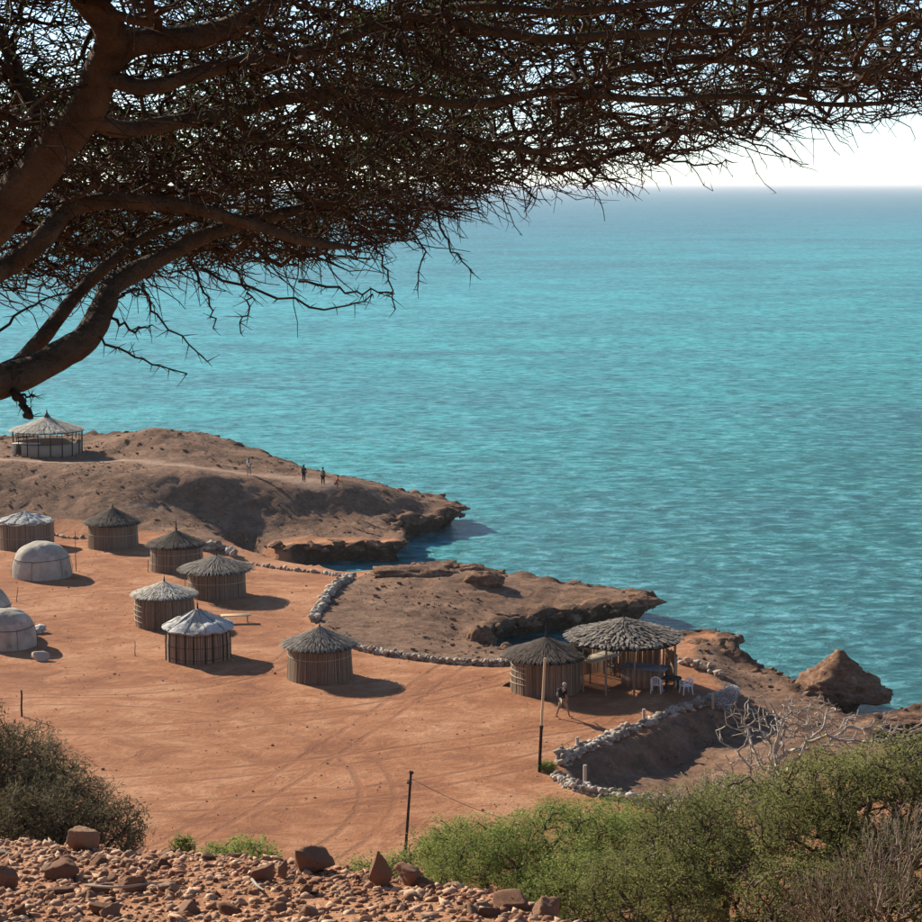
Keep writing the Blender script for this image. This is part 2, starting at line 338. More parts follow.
def sea_mat():
    a = NM('sea_water', 0.12, 0.28); a.b.inputs['IOR'].default_value = 1.333
    pos = a.n('ShaderNodeSeparateXYZ'); a.l(a.co(), pos.inputs[0]); X, Y = pos.outputs[0], pos.outputs[1]
    # seabed and depth colour: deep teal near the rocks of the east side, bright sand shelf further out, blue offshore
    big = a.noise(0.011, 5, 0.6, 0.5, a.co((0.45, 1.0, 1))); med = a.noise(0.045, 5, 0.65, 0.4, a.co((0.45, 1.0, 1)))
    d = a.math('MULTIPLY', a.math('ADD', Y, a.math('MULTIPLY', X, -1.6)), 0.66); d = a.math('ADD', d, a.math('MULTIPLY', a.math('SUBTRACT', big, 0.5), 140.0))
    lg = a.math('LOGARITHM', a.math('MAXIMUM', d, 12.0), 10.0)
    f = a.math('DIVIDE', a.math('SUBTRACT', lg, 1.6), 2.4)
    depth = a.ramp(f, [(0.0, (0.014, 0.122, 0.108)), (0.14, (0.020, 0.182, 0.168)), (0.26, (0.050, 0.380, 0.380)), (0.40, (0.064, 0.420, 0.455)), (0.56, (0.035, 0.228, 0.292)), (1.0, (0.028, 0.130, 0.190))])
    reef = a.ramp(a.math('ADD', a.math('MULTIPLY', big, 0.6), a.math('MULTIPLY', med, 0.4)), [(0.47, 0.0), (0.60, 0.60)])
    c = a.mix(reef, depth, (0.045, 0.150, 0.190))
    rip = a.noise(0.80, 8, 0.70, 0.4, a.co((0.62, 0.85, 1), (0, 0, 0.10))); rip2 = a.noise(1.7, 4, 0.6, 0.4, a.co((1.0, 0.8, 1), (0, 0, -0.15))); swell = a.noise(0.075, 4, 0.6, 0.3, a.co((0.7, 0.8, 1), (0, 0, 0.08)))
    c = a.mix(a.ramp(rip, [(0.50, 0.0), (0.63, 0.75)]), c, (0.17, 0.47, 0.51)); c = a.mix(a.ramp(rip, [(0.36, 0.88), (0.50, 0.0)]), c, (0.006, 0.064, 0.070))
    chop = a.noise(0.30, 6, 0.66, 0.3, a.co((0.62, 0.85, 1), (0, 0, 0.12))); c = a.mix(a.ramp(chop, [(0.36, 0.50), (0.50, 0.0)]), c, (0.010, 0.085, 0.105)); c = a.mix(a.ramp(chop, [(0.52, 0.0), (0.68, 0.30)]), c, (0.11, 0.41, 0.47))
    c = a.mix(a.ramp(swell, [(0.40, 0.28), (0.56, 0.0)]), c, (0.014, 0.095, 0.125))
    h = a.math('ADD', a.math('MULTIPLY', rip, 0.75), a.math('ADD', a.math('MULTIPLY', rip2, 0.25), a.math('MULTIPLY', swell, 1.6)))
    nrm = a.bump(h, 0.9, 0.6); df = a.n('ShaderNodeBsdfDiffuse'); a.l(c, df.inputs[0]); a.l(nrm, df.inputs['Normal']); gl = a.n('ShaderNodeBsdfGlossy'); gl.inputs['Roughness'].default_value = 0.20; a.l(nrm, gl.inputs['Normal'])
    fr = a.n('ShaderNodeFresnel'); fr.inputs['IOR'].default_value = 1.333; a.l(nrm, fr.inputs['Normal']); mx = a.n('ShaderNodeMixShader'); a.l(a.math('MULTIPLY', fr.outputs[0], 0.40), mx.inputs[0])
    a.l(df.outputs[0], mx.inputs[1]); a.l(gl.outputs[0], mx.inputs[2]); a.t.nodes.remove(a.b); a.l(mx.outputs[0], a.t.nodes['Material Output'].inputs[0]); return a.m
M['sea'] = sea_mat()
# ------------------------------------------------------------------ sea
sea_me = mesh_from('sea', [(-80000, -3000, 0), (80000, -3000, 0), (80000, 90000, 0), (-80000, 90000, 0)], np.array([(0, 1, 2, 3)]), M['sea'])
tag(link('sea', sea_me, loc=(0, 0, SEA_Z)), 'turquoise rippled sea reaching to the pale horizon', None, kind='structure')

# ------------------------------------------------------------------ land: shoreline outline and surveyed heights
LIP = -1.2
def cs(*uv): return [tuple(at(u, v, LIP)[:2]) for u, v in uv]
def back(u, v, z, d): p_ = at(u, v, z); return (p_[0], p_[1] + d)
coast = [(-110, 196), (-60, 192), back(-40, 447, 3.4, 5), back(30, 445, 3.4, 5), back(80, 442, 3.5, 5), back(115, 438, 4.1, 5), back(150, 430.5, 5.0, 6), back(200, 441, 4.3, 6), back(250, 457, 3.2, 5), back(303, 471, 2.3, 5), back(345, 489, 1.5, 6), back(400, 495, 0.5, 6), back(440, 502, -0.6, 4.5)]
coast += cs((465, 507), (456, 515), (430, 521), (400, 526), (398, 533), (411, 539), (409, 545), (396, 548), (365, 546), (330, 548), (290, 548), (258, 547), (240, 546), (238, 549), (252, 554), (272, 558), (300, 563), (345, 571), (368, 577))
coast += cs((385, 572), (420, 571), (448, 571), (461, 579), (478, 573), (500, 577), (540, 582), (590, 588), (630, 591), (657, 599), (650, 606), (625, 611), (580, 613), (540, 616), (508, 621), (494, 630), (489, 642), (487, 651),
            (520, 657), (560, 655), (620, 652), (676, 645), (690, 640), (716, 638), (735, 646), (742, 656), (738, 664), (770, 673), (795, 684), (810, 692), (820, 701), (832, 711), (848, 717), (872, 717), (922, 710), (990, 706), (990, 728), (925, 728), (888, 733), (880, 745), (905, 765), (960, 800))
coast += [(45, 66), (70, 30), (70, -40), (-110, -40)]
land_pts = [
 # square of beaten earth
 (-60, 530, 0), (0, 529, 0), (60, 532, 0), (140, 537, 0), (200, 545, 0), (30, 560, 0), (100, 575, 0), (-150, 600, 0), (-200, 700, 0), (-150, 850, 0), (30, 620, 0), (120, 620, 0), (200, 650, 0), (220, 575, 0), (280, 600, 0),
 (245, 562, -0.7), (300, 570, -0.7), (340, 576, -0.6), (300, 585, -0.2), (300, 680, 0), (400, 665, 0), (450, 672, 0), (540, 690, 0), (640, 700, 0), (700, 690, 0), (100, 720, 0), (0, 800, 0), (300, 780, 0), (500, 770, 0), (150, 860, 0), (300, 880, 0), (450, 850, 0), (560, 850, 0),
 (700, 880, 0), (850, 860, -.2), (330, 640, 0), (320, 600, 0),
 # bluff with the open pavilion, its ridge and the back hill
 (-300, 480, 3.4), (-150, 475, 3.4), (-60, 470, 3.4), (0, 469, 3.4), (50, 469, 3.4), (100, 470, 3.4), (150, 472, 3.3), (178, 476, 3.1), (0, 450, 3.4), (40, 447, 3.4), (90, 445, 3.5), (-80, 452, 3.4), (48, 458, 3.35),
 (115, 438, 4.1), (150, 430.5, 5.0), (175, 434, 4.8), (200, 441, 4.3), (225, 447, 3.8), (250, 457, 3.2), (280, 465, 2.7), (303, 471, 2.3), (125, 455, 3.4), (160, 463, 3.3), (200, 468, 3.0), (250, 473, 2.5),
 (200, 481, 2.75), (250, 480, 2.4), (300, 483, 2.0), (345, 489, 1.5), (380, 492, 0.9), (400, 495, 0.5), (430, 500, -0.3), (458, 507, -0.9),
 (0, 500, 1.6), (60, 502, 1.6), (110, 508, 1.4), (150, 500, 1.7), (190, 505, 1.2), (230, 510, 0.7), (280, 512, 0.42), (330, 512, 0.15), (370, 510, 0.0), (395, 512, -0.35), (425, 514, -0.85),
 (235, 538, -0.8), (280, 540, -1.0), (330, 540, -1.0), (395, 540, -1.0), (330, 528, -.6), (250, 527, -.3), (200, 530, .3),
 (303, 466, 1.6), (320, 476, 0.9), (345, 482, 0.2), (372, 487, -0.3), (400, 490, -0.7), (430, 497, -0.9), (280, 459, 1.9), (250, 450, 2.2), (225, 441, 2.8), (430, 519, -1.1), (405, 524, -1.1), (380, 517, -.4),
 (625, 609, -1.1), (580, 611, -1.1), (540, 614, -1.1), (512, 619, -1.1), (497, 628, -1.2), (545, 582, -0.9), (590, 588, -1.05), (505, 576, -0.6),
 # middle headland: crest on the sea side, hollow towards the inlet
 (350, 583, 0), (375, 580, 0.1), (410, 575, 0.3), (450, 577, 0.2), (482, 574, 0.2), (505, 579, -0.15), (545, 585, -0.45), (590, 592, -0.7), (630, 597, -0.95), (650, 601, -1.05),
 (345, 610, -0.2), (380, 605, -0.25), (420, 600, -0.3), (460, 600, -0.35), (500, 600, -0.65), (550, 603, -0.85), (600, 604, -0.95), (400, 630, -0.5), (440, 635, -0.9), (465, 625, -0.9), (478, 640, -1.2), (470, 655, -0.5), (530, 668, 0), (600, 668, 0), (670, 655, -0.2),
 # rocky ground by the pavilion and the eastern points
 (715, 645, -0.2), (700, 660, -0.1), (740, 670, -1.0), (735, 680, -0.6), (770, 679, -1.15), (760, 692, -0.8), (795, 692, -1.1), (820, 700, -1.0), (850, 700, -1.0), (800, 720, -0.9), (880, 722, -1.1), (930, 718, -1.1), (850, 735, -1.0), (830, 760, -0.9)]
C = np.array([at(*p) for p in land_pts])
cc = 1.2
def _k(d): return -np.sqrt(d * d + cc * cc)
D_ = np.hypot(C[:, None, 0] - C[None, :, 0], C[:, None, 1] - C[None, :, 1]); nC = len(C)
A_ = np.zeros((nC + 1, nC + 1)); A_[:nC, :nC] = _k(D_) - np.eye(nC) * 0.02; A_[:nC, nC] = 1; A_[nC, :nC] = 1
W_ = np.linalg.solve(A_, np.concatenate([C[:, 2], [0]]))
pit_line = [at(u, v, z) for u, v, z in ((738, 690, 0), (700, 706, 0), (668, 716, 0), (640, 729, 0), (612, 740, 0), (590, 748, 0), (567, 760, 0), (558, 771, 0), (563, 781, 0), (580, 789, 0), (605, 796, 0), (642, 802, 0))]
pit_poly = [tuple(p[:2]) for p in pit_line] + [tuple(at(u, v, -1)[:2]) for u, v in ((700, 830), (800, 820), (845, 770), (820, 725), (775, 700))]
def base_height(x, y):
    z = np.full(x.shape, W_[nC])
    for i in range(nC): z = z + W_[i] * _k(np.hypot(x - C[i, 0], y - C[i, 1]))
    sd = poly_sd(pit_poly, x, y); n = fbm(xyz(x, y), 0.35, 3, 71)
    floor = -1.45 + 0.75 * sstep(at(680, 770, -1)[0] - 1, at(760, 770, -1)[0] + 3, x) + 0.35 * n
    z = z + (floor - z) * sstep(0.15, 2.0, sd)
    # a foot path climbs the bluff
    return z
path_lines = [[tuple(at(u, v, z)[:2]) for u, v, z in ((128, 510, 1.2), (142, 502, 1.7), (160, 494, 2.3), (180, 486, 2.8))],
              [tuple(at(u, v, z)[:2]) for u, v, z in ((0, 462, 3.4), (60, 464, 3.4), (120, 460, 3.4), (170, 466, 3.2), (220, 471, 2.8), (270, 476, 2.4), (320, 485, 1.8))]]
beach_line = [tuple(at(u, v, -1.5)[:2]) for u, v in ((236, 549), (255, 555), (300, 563), (345, 571), (370, 577))]
bluff_poly = [(-120, 215), (30, 215), (20, 152)] + [tuple(at(u, v, z)[:2]) for u, v, z in ((420, 560, -2.5), (300, 556, -2.5), (245, 549, -1.3), (215, 546, -.2), (160, 536, 0), (110, 530, 0), (60, 527, 0), (0, 526, 0), (-150, 525, 0))] + [(-120, 154)]
mid_poly = [tuple(at(u, v, z)[:2]) for u, v, z in ((348, 580, 0), (330, 592, 0), (316, 618, 0), (324, 640, 0), (357, 648, 0), (400, 656, 0), (470, 663, 0), (515, 665, 0), (520, 650, 0), (600, 652, 0), (700, 600, 0), (660, 560, 0), (400, 545, 0))]
east_poly = [tuple(at(u, v, 0)[:2]) for u, v in ((684, 655), (695, 640), (760, 610), (1000, 640), (1000, 800), (860, 770), (760, 700), (722, 684))]
def soil_masks(x, y):
    n = fbm(xyz(x, y), 0.25, 4, 5) * 1.2
    bl = np.maximum(sstep(-0.5, 0.6, poly_sd(bluff_poly, x, y) + n * .5), np.maximum(sstep(-0.2, 0.3, poly_sd(mid_poly, x, y)), sstep(-0.5, 0.8, poly_sd(east_poly, x, y) + n * .4)))
    bl = np.maximum(bl, sstep(-0.3, 0.5, poly_sd(pit_poly, x, y)) * 0.8)
    pa = np.zeros_like(x)
    pa = np.maximum(pa, 0.55 * sstep(0.8, 0.2, line_d(path_lines[0], x, y) + n * 0.4)); pa = np.maximum(pa, 0.62 * sstep(2.6, 0.3, line_d(path_lines[1], x, y) + n * 1.2))
    return bl, pa
xs = np.arange(-62, 46, 0.29); ys = np.arange(58, 190, 0.32)
GX, GY = np.meshgrid(xs, ys); gx, gy = GX.ravel().copy(), GY.ravel().copy(); P2 = xyz(gx, gy)
sd0 = poly_sd(coast, gx, gy)
sd = sd0 + 0.75 * fbm(P2, 0.30, 3, 11) + 0.45 * fbm(P2, 1.1, 3, 12)
beach = sstep(3.0, 1.2, line_d(beach_line, gx, gy))
bl, pa = soil_masks(gx, gy)
zt = base_height(gx, gy)
rough = bl * (0.20 * fbm(P2, 0.30, 4, 21) + 0.10 * (1 - np.abs(fbm(P2, 0.8, 5, 22, 0.7)) * 3.0)) * sstep(0.0, 1.0, 1 - pa * 0.8) + 0.035 * fbm(P2, 0.45, 4, 23) + 0.02 * fbm(P2, 1.3, 3, 24)
zt = zt + rough
lipz = 0.28 * fbm(P2, 0.7, 3, 31) + 0.12
zt = zt + sstep(2.2, 0.3, sd) * (1 - beach) * lipz           # broken lip
# cliff: rows outside the edge wrap down and inland below an overhang
out = np.clip(-sd, 0, None); t = np.clip(out / 1.5, 0, 1)
zc = zt - (zt - (-5.0)) * sstep(0.0, 1.0, t)
prof = 1.9 * sstep(0.10, 0.6, t) - 0.10 * np.sin(np.clip(t / 0.2, 0, 1) * math.pi)
sd2 = sd0.reshape(GX.shape); gyv, gxv = np.gradient(sd2, 0.32, 0.29); gn = np.hypot(gxv, gyv) + 1e-6; nx, ny = (gxv / gn).ravel(), (gyv / gn).ravel()
shift = np.where(sd < 0, np.minimum(out, 1.5) + prof * (1 + 0.4 * fbm(P2, 0.5, 2, 41)), 0) * (1 - beach)
zb = zt + (np.minimum(sd, 0) * 0.45)                          # beach slopes gently under the water
zb = np.where(sd < 1.6, np.minimum(zb, LIP + 0.35 + (sd - 0) * 0.45 - 1.0), zb)
z = np.where(sd < 0, zc, zt) * (1 - beach) + zb * beach
V = xyz(gx + nx * shift, gy + ny * shift, z)
mask = (sd < 1.0) & (beach < .5)
amp = np.where(mask, 0.42, 0.0)
for k in range(3): V[:, k] += amp * fbm(xyz(gx, gy, z * 1.5), 1.0, 5, 50 + k, 0.62)
keep = (sd > -2.2).reshape(GX.shape)
ny_, nx_ = GX.shape; idx = np.arange(nx_ * ny_).reshape(ny_, nx_)
q = np.stack([idx[:-1, :-1], idx[:-1, 1:], idx[1:, 1:], idx[1:, :-1]], 2); kq = keep[:-1, :-1] & keep[:-1, 1:] & keep[1:, 1:] & keep[1:, :-1]
q = q[kq].reshape(-1, 4); used = np.unique(q); remap = np.full(nx_ * ny_, -1); remap[used] = np.arange(len(used)); q = remap[q]
rk = np.maximum(sstep(1.5, 0.0, sd) * (1 - beach), 0)
ground_me = mesh_from('ground', V[used], q, M['earth'], True, np.stack([bl, rk, pa], 1)[used])
tag(link('ground', ground_me), 'red beaten earth square with brown rocky headlands above the sea', None, kind='structure')
def gz(x, y):
    x = np.atleast_1d(np.asarray(x, float)); y = np.atleast_1d(np.asarray(y, float)); P = xyz(x, y); b, p_ = soil_masks(x, y)
    r = b * (0.20 * fbm(P, 0.30, 4, 21) + 0.10 * (1 - np.abs(fbm(P, 0.8, 5, 22, 0.7)) * 3.0)) * sstep(0.0, 1.0, 1 - p_ * 0.8) + 0.035 * fbm(P, 0.45, 4, 23) + 0.02 * fbm(P, 1.3, 3, 24)
    return base_height(x, y) + r
# wide land beyond the square, on the left and behind
def far_land(name, x0, x1, y0, y1, nxx, nyy):
    X, Y = np.meshgrid(np.linspace(x0, x1, nxx), np.linspace(y0, y1, nyy)); x, y = X.ravel(), Y.ravel()
    z = 3.0 * sstep(153, 161, y) * sstep(192, 188, y) - 0.02; z = np.where(poly_sd(coast, x, y) > 0, z, -5) + 0.1 * fbm(xyz(x, y), .1, 3, 3)
    i = np.arange(nxx * nyy).reshape(nyy, nxx); f = np.stack([i[:-1, :-1], i[:-1, 1:], i[1:, 1:], i[1:, :-1]], 2).reshape(-1, 4)
    b = sstep(152, 154, y); tag(link(name, mesh_from(name, xyz(x, y, z), f, M['earth'], True, np.stack([b, b * 0, b * 0], 1))), 'open red earth beyond the huts', None, kind='structure')
far_land('land', -400, -61.8, 58, 194, 140, 60)
# ------------------------------------------------------------------ hillside under the camera
def rim_y(x): return S * np.clip(5.5 - 0.64 * (x + 1.7) - 1.6 * np.clip(x - 0.12, 0, 9), 2.0, 8.5)
def hill_z(x, y):
    x = np.asarray(x, float); y = np.asarray(y, float); yr = rim_y(x) + 0.18 * fbm(xyz(x, y * 0), 1.3, 3, 61)
    yn = np.minimum(y, yr) / S; near = 24.50 - 0.05 * yn - 0.033 * yn * np.abs(yn) * (yn > 0)
    over = np.maximum(y - yr, 0) / S; z = near - 0.64 * over - 0.14 * (1 - np.exp(-over * 1.5))
    return z + 0.035 * fbm(xyz(x, y), 1.5, 4, 62) + sstep(0.5, 6, over) * 0.5 * fbm(xyz(x, y), 0.25, 4, 63)
def hx(a, b, fine0, fine1, fs, cs_):
    return np.concatenate([np.arange(a, fine0, cs_), np.arange(fine0, fine1, fs), np.arange(fine1, b + cs_, cs_)])
hxs = hx(-110, 70, -3.2, 2.6, 0.05, 0.9); hys = hx(-40, 72, 3.8, 11.5, 0.06, 0.7)
HX, HY = np.meshgrid(hxs, hys); x, y = HX.ravel(), HY.ravel()
i = np.arange(len(x)).reshape(HX.shape); f = np.stack([i[:-1, :-1], i[:-1, 1:], i[1:, 1:], i[1:, :-1]], 2).reshape(-1, 4)
hz = hill_z(x, y); hz = np.maximum(hz, -3.0)
tag(link('hillside', mesh_from('hillside', xyz(x, y, hz), f, M['earth'], True, np.stack([np.full(len(x), 0.30), x * 0, x * 0], 1))), 'stony red hillside falling away below the viewpoint', None, kind='structure')
# ------------------------------------------------------------------ free-standing rock outcrops on the shore
def outcrop(name, label, c, rad, seed, under=0.35, sub=5, peak=None, rz=0):
    V, T = ICO[sub]; V = V.copy(); r = np.random.default_rng(seed)
    rr = 1 + 0.36 * fbm(V, 1.4, 3, seed) + 0.24 * (0.5 - 2 * np.abs(fbm(V, 2.6, 5, seed + 3, 0.6))) + 0.09 * fbm(V, 9, 4, seed + 5, 0.65)
    V = V * rr[:, None]; zz = V[:, 2].copy()
    if peak is not None:
        px, py, s, h = peak; V[:, 2] += h * np.exp(-(((V[:, 0] - px) ** 2 + (V[:, 1] - py) ** 2) / s ** 2) ** 0.8) * (zz > 0) * (1 + 0.5 * fbm(V, 3.5, 4, seed + 9, 0.6))
    V[:, 2] = np.round(V[:, 2] * 7) / 7 * 0.35 + V[:, 2] * 0.65            # faint strata
    shrink = 1 - under * sstep(0.0, -0.40, zz); V[:, :2] *= shrink[:, None]
    V *= np.array(rad)
    o = link(name, mesh_from(name, V, T, M['rock'], False), loc=c, rot=(0, 0, rz)); return tag(o, label, 'rock', 'rock outcrops along the shore')
def zpt(u, v, Y): return atd(u, v, Y)
p = at(852, 712, -2.0); outcrop('rock_outcrop', 'largest peaked brown rock overhanging the water at the right', (p[0] - 0.2, p[1] + 2.4, -1.55), (2.6, 2.6, 1.22), 5, 0.62, 5, (-0.05, 0.0, 0.42, 0.80))
p = at(716, 668, -1.0); outcrop('rock_outcrop', 'rounded brown rock on the shore behind the open thatched pavilion', (p[0] + 0.15, p[1] + 2.6, -1.05), (1.75, 1.9, 1.15), 9, 0.45, 5)
p = at(412, 580, 0.0); outcrop('rock_outcrop', 'long flat slab of rock on the edge of the middle headland', (p[0], p[1] + 1.0, 0.25), (2.65, 1.2, 0.52), 14, 0.3, 4)
p = at(892, 728, -1.2); outcrop('rock_outcrop', 'low reddish rock ledge beside the water at the right edge of view', (p[0] + 1.4, p[1] + 1.0, -1.45), (3.2, 1.3, 0.62), 23, 0.4, 4)
p = at(484, 580, 0.3); outcrop('rock_outcrop', 'small knob of rock rising on the crest of the middle headland', (p[0], p[1] + .6, 0.05), (1.3, 0.8, 0.62), 31, 0.2, 4)
p = at(640, 600, -0.8); outcrop('rock_outcrop', 'dark broken rock at the tip of the middle headland', (p[0] + .2, p[1], -1.0), (1.3, 0.7, 0.42), 37, 0.4, 4)
p = at(483, 640, -1.0); outcrop('rock_outcrop', 'brown boulder at the head of the narrow inlet', (p[0] - .2, p[1], -1.2), (0.75, 0.8, 1.0), 41, 0.2, 4)
p = at(452, 508, -0.9); outcrop('rock_outcrop', 'dark jagged rock at the far headland tip', (p[0] - .3, p[1], -1.0), (1.9, 0.8, 0.45), 43, 0.4, 4)
# ------------------------------------------------------------------ huts
def place(u, half_px, v_bot, base_z=None):
    """base centre, radius (m) of a round hut from its front foot and half width"""
    z0 = 0.0 if base_z is None else base_z
    p = at(u, v_bot, z0); R = half_px / ppm(p)
    for _ in range(3):
        c = np.array((p[0] * (p[1] + R) / p[1], p[1] + R, z0)); R = half_px / ppm(c); z0 = float(gz(c[0], c[1])[0]) if base_z is None else base_z; p = at(u, v_bot, z0)
    c = np.array((p[0] * (p[1] + R) / p[1], p[1] + R, z0)); return c, R
def cone_skin(R, he, ha, nseg=56, nr=10, sag=0.10, rseed=0, wob=0.05, lump=0.0, r0=0.0, dz=0.0, fold=0.0):
    """conical sheet from apex to eave; returns verts, quads"""
    th = np.arange(nseg) * 2 * math.pi / nseg; s = np.linspace(r0, 1, nr + 1)[:, None] * np.ones(nseg)[None]; T = np.ones(nr + 1)[:, None] * th[None]
    P = np.stack([np.cos(T) * 1.5, np.sin(T) * 1.5, s * 2], 2).reshape(-1, 3); n1 = fbm(P, 1.3, 3, rseed).reshape(s.shape); n2 = fbm(P, 3.5, 3, rseed + 7).reshape(s.shape)
    rad = s * R * (1 + wob * n1 * s); z = ha + (he - ha) * (s - sag * np.sin(s * math.pi)) + lump * (n1 * 0.6 + n2 * 0.5) * np.sin(np.clip(s, 0.05, 1) * math.pi * 0.75) + dz
    if fold: z = z + fold * np.sin(T * 11 + 3 * n1) * s * (0.5 + 0.5 * n2)
    z[-1] += lump * 0.4 * n2[-1]
    V = np.stack([np.cos(T) * rad, np.sin(T) * rad, z], 2).reshape(-1, 3)
    j = np.arange(nseg); j2 = (j + 1) % nseg
    Q = np.concatenate([np.stack([i * nseg + j, (i + 1) * nseg + j, (i + 1) * nseg + j2, i * nseg + j2], 1) for i in range(nr)]); return V, Q, n1.ravel() * 0.5 + 0.5
def thatch_roof(R, he, ha, r, tiers=9, per=70, sag=0.10, shag=0.16, lift=0.03, over=1.0, clump=False):
    mb = MB(); V, Q, n = cone_skin(R * 0.97, he, ha, 48, 8, sag, int(r.integers(999)), dz=-0.05); mb.add(V, Q, c=0.12)
    V2 = V.copy(); V2[:, 2] -= 0.10; mb.add(V2, Q[:, ::-1], c=0.05)
    for t in range(tiers):
        s0 = (t + 0.0) / tiers; n_ = max(14, int(per * (1 if clump else 2.2) * (0.25 + 0.75 * (t + 1) / tiers)))
        th = (np.arange(n_) + r.uniform(-0.5, 0.5, n_)) * 2 * math.pi / n_
        a = np.clip(s0 + r.uniform(-0.04, 0.03, n_), 0.0, 1); b = np.clip(s0 + 1.55 / tiers + r.uniform(-0.03, shag, n_), 0, 1.0 + shag * 0.45)
        zz = lambda s_: ha + (he - ha) * (s_ - sag * np.sin(np.clip(s_, 0, 1.2) * math.pi))
        za = zz(a) + r.uniform(-0.01, 0.02, n_); zb = zz(b) + r.uniform(0.0, lift * 2.2, n_) - 0.06 * np.clip(b - 0.97, 0, 1) / 0.1
        tw = r.uniform(-0.05, 0.05, n_); wa = 2.2 * math.pi * np.maximum(a, 0.08) * R / n_ * 0.55; wb = wa * r.uniform(0.5, 1.5, n_) * np.maximum(b, .1) / np.maximum(a, 0.12)
        wb = np.minimum(wb, 0.075 * (2.4 if clump else 1))
        def pt(th_, s_, z_, w_): return np.stack([np.cos(th_) * s_ * R - np.sin(th_) * w_, np.sin(th_) * s_ * R + np.cos(th_) * w_, z_], 1)
        mid = (a + b) / 2; zm = zz(mid) + lift * 1.3
        P = np.stack([pt(th, a, za, -wa / 2), pt(th, a, za, wa / 2), pt(th + tw / 2, mid, zm, -wb * .55), pt(th + tw / 2, mid, zm, wb * .55), pt(th + tw, b, zb, -wb * 0.3), pt(th + tw, b, zb, wb * 0.3)], 1).reshape(-1, 3)
        i = np.arange(n_)[:, None] * 6; Qs = np.vstack([i + np.array([0, 2, 3, 1]), i + np.array([2, 4, 5, 3])])
        mb.add(P, Qs, c=np.repeat(np.clip(r.normal(0.5, 0.26, n_), 0, 1), 6))
    return mb
def reed_wall(R, h, r, n=150, taper=0.04, bulge=0.0, top_jit=0.05, base=0.0):
    mb = MB(); zs = np.linspace(base, h, 6); prof = lambda z: R * (1 - taper * (z / h) + bulge * np.sin(np.clip(z / h, 0, 1) * math.pi))
    k = 40; th = np.arange(k) * 2 * math.pi / k
    V = np.concatenate([np.stack([np.cos(th) * prof(z) * 0.965, np.sin(th) * prof(z) * 0.965, np.full(k, z)], 1) for z in zs]); j = np.arange(k); j2 = (j + 1) % k
    mb.add(V, np.concatenate([np.stack([i * k + j, i * k + j2, (i + 1) * k + j2, (i + 1) * k + j], 1) for i in range(5)]), c=0.1)
    th = (np.arange(n) + r.uniform(-0.25, 0.25, n)) * 2 * math.pi / n; col = np.clip(r.normal(0.5, 0.18, n) + 0.12 * np.sin(th * 5 + 1), 0, 1); rad = math.pi * R / n * 0.9
    zt = h + r.uniform(-top_jit, top_jit, n); off = r.uniform(-0.012, 0.02, n); dth = r.uniform(-0.012, 0.012, n)
    lv = [base, h * 0.5, None]
    for a_, b_ in ((0, 1), (1, 2)):
        z0 = np.full(n, lv[a_]); z1 = np.full(n, lv[b_]) if lv[b_] is not None else zt
        A = np.stack([np.cos(th + dth * a_) * (prof(z0) + off), np.sin(th + dth * a_) * (prof(z0) + off), z0], 1); B = np.stack([np.cos(th + dth * b_) * (prof(z1) + off), np.sin(th + dth * b_) * (prof(z1) + off), z1], 1)
        mb.sticks(A, B, rad, rad * 0.92, 4, col)
    return mb, prof
def ring_tube(Rf, z, r, rad=0.018, k=6, jit=0.02, th0=0, th1=2 * math.pi, n=48, c=0.5):
    th = np.linspace(th0, th1, n); P = np.stack([np.cos(th) * (Rf + 0.03), np.sin(th) * (Rf + 0.03), z + jit * np.sin(th * 2 + r.uniform(0, 6)) + r.uniform(-jit, jit, n) * 0.2], 1)
    if th1 - th0 > 6.28: P[-1] = P[0]
    return MB().tube(P, rad, k, c, cap=(th1 - th0 < 6.28))
HUTS = 'round huts on the red earth square'
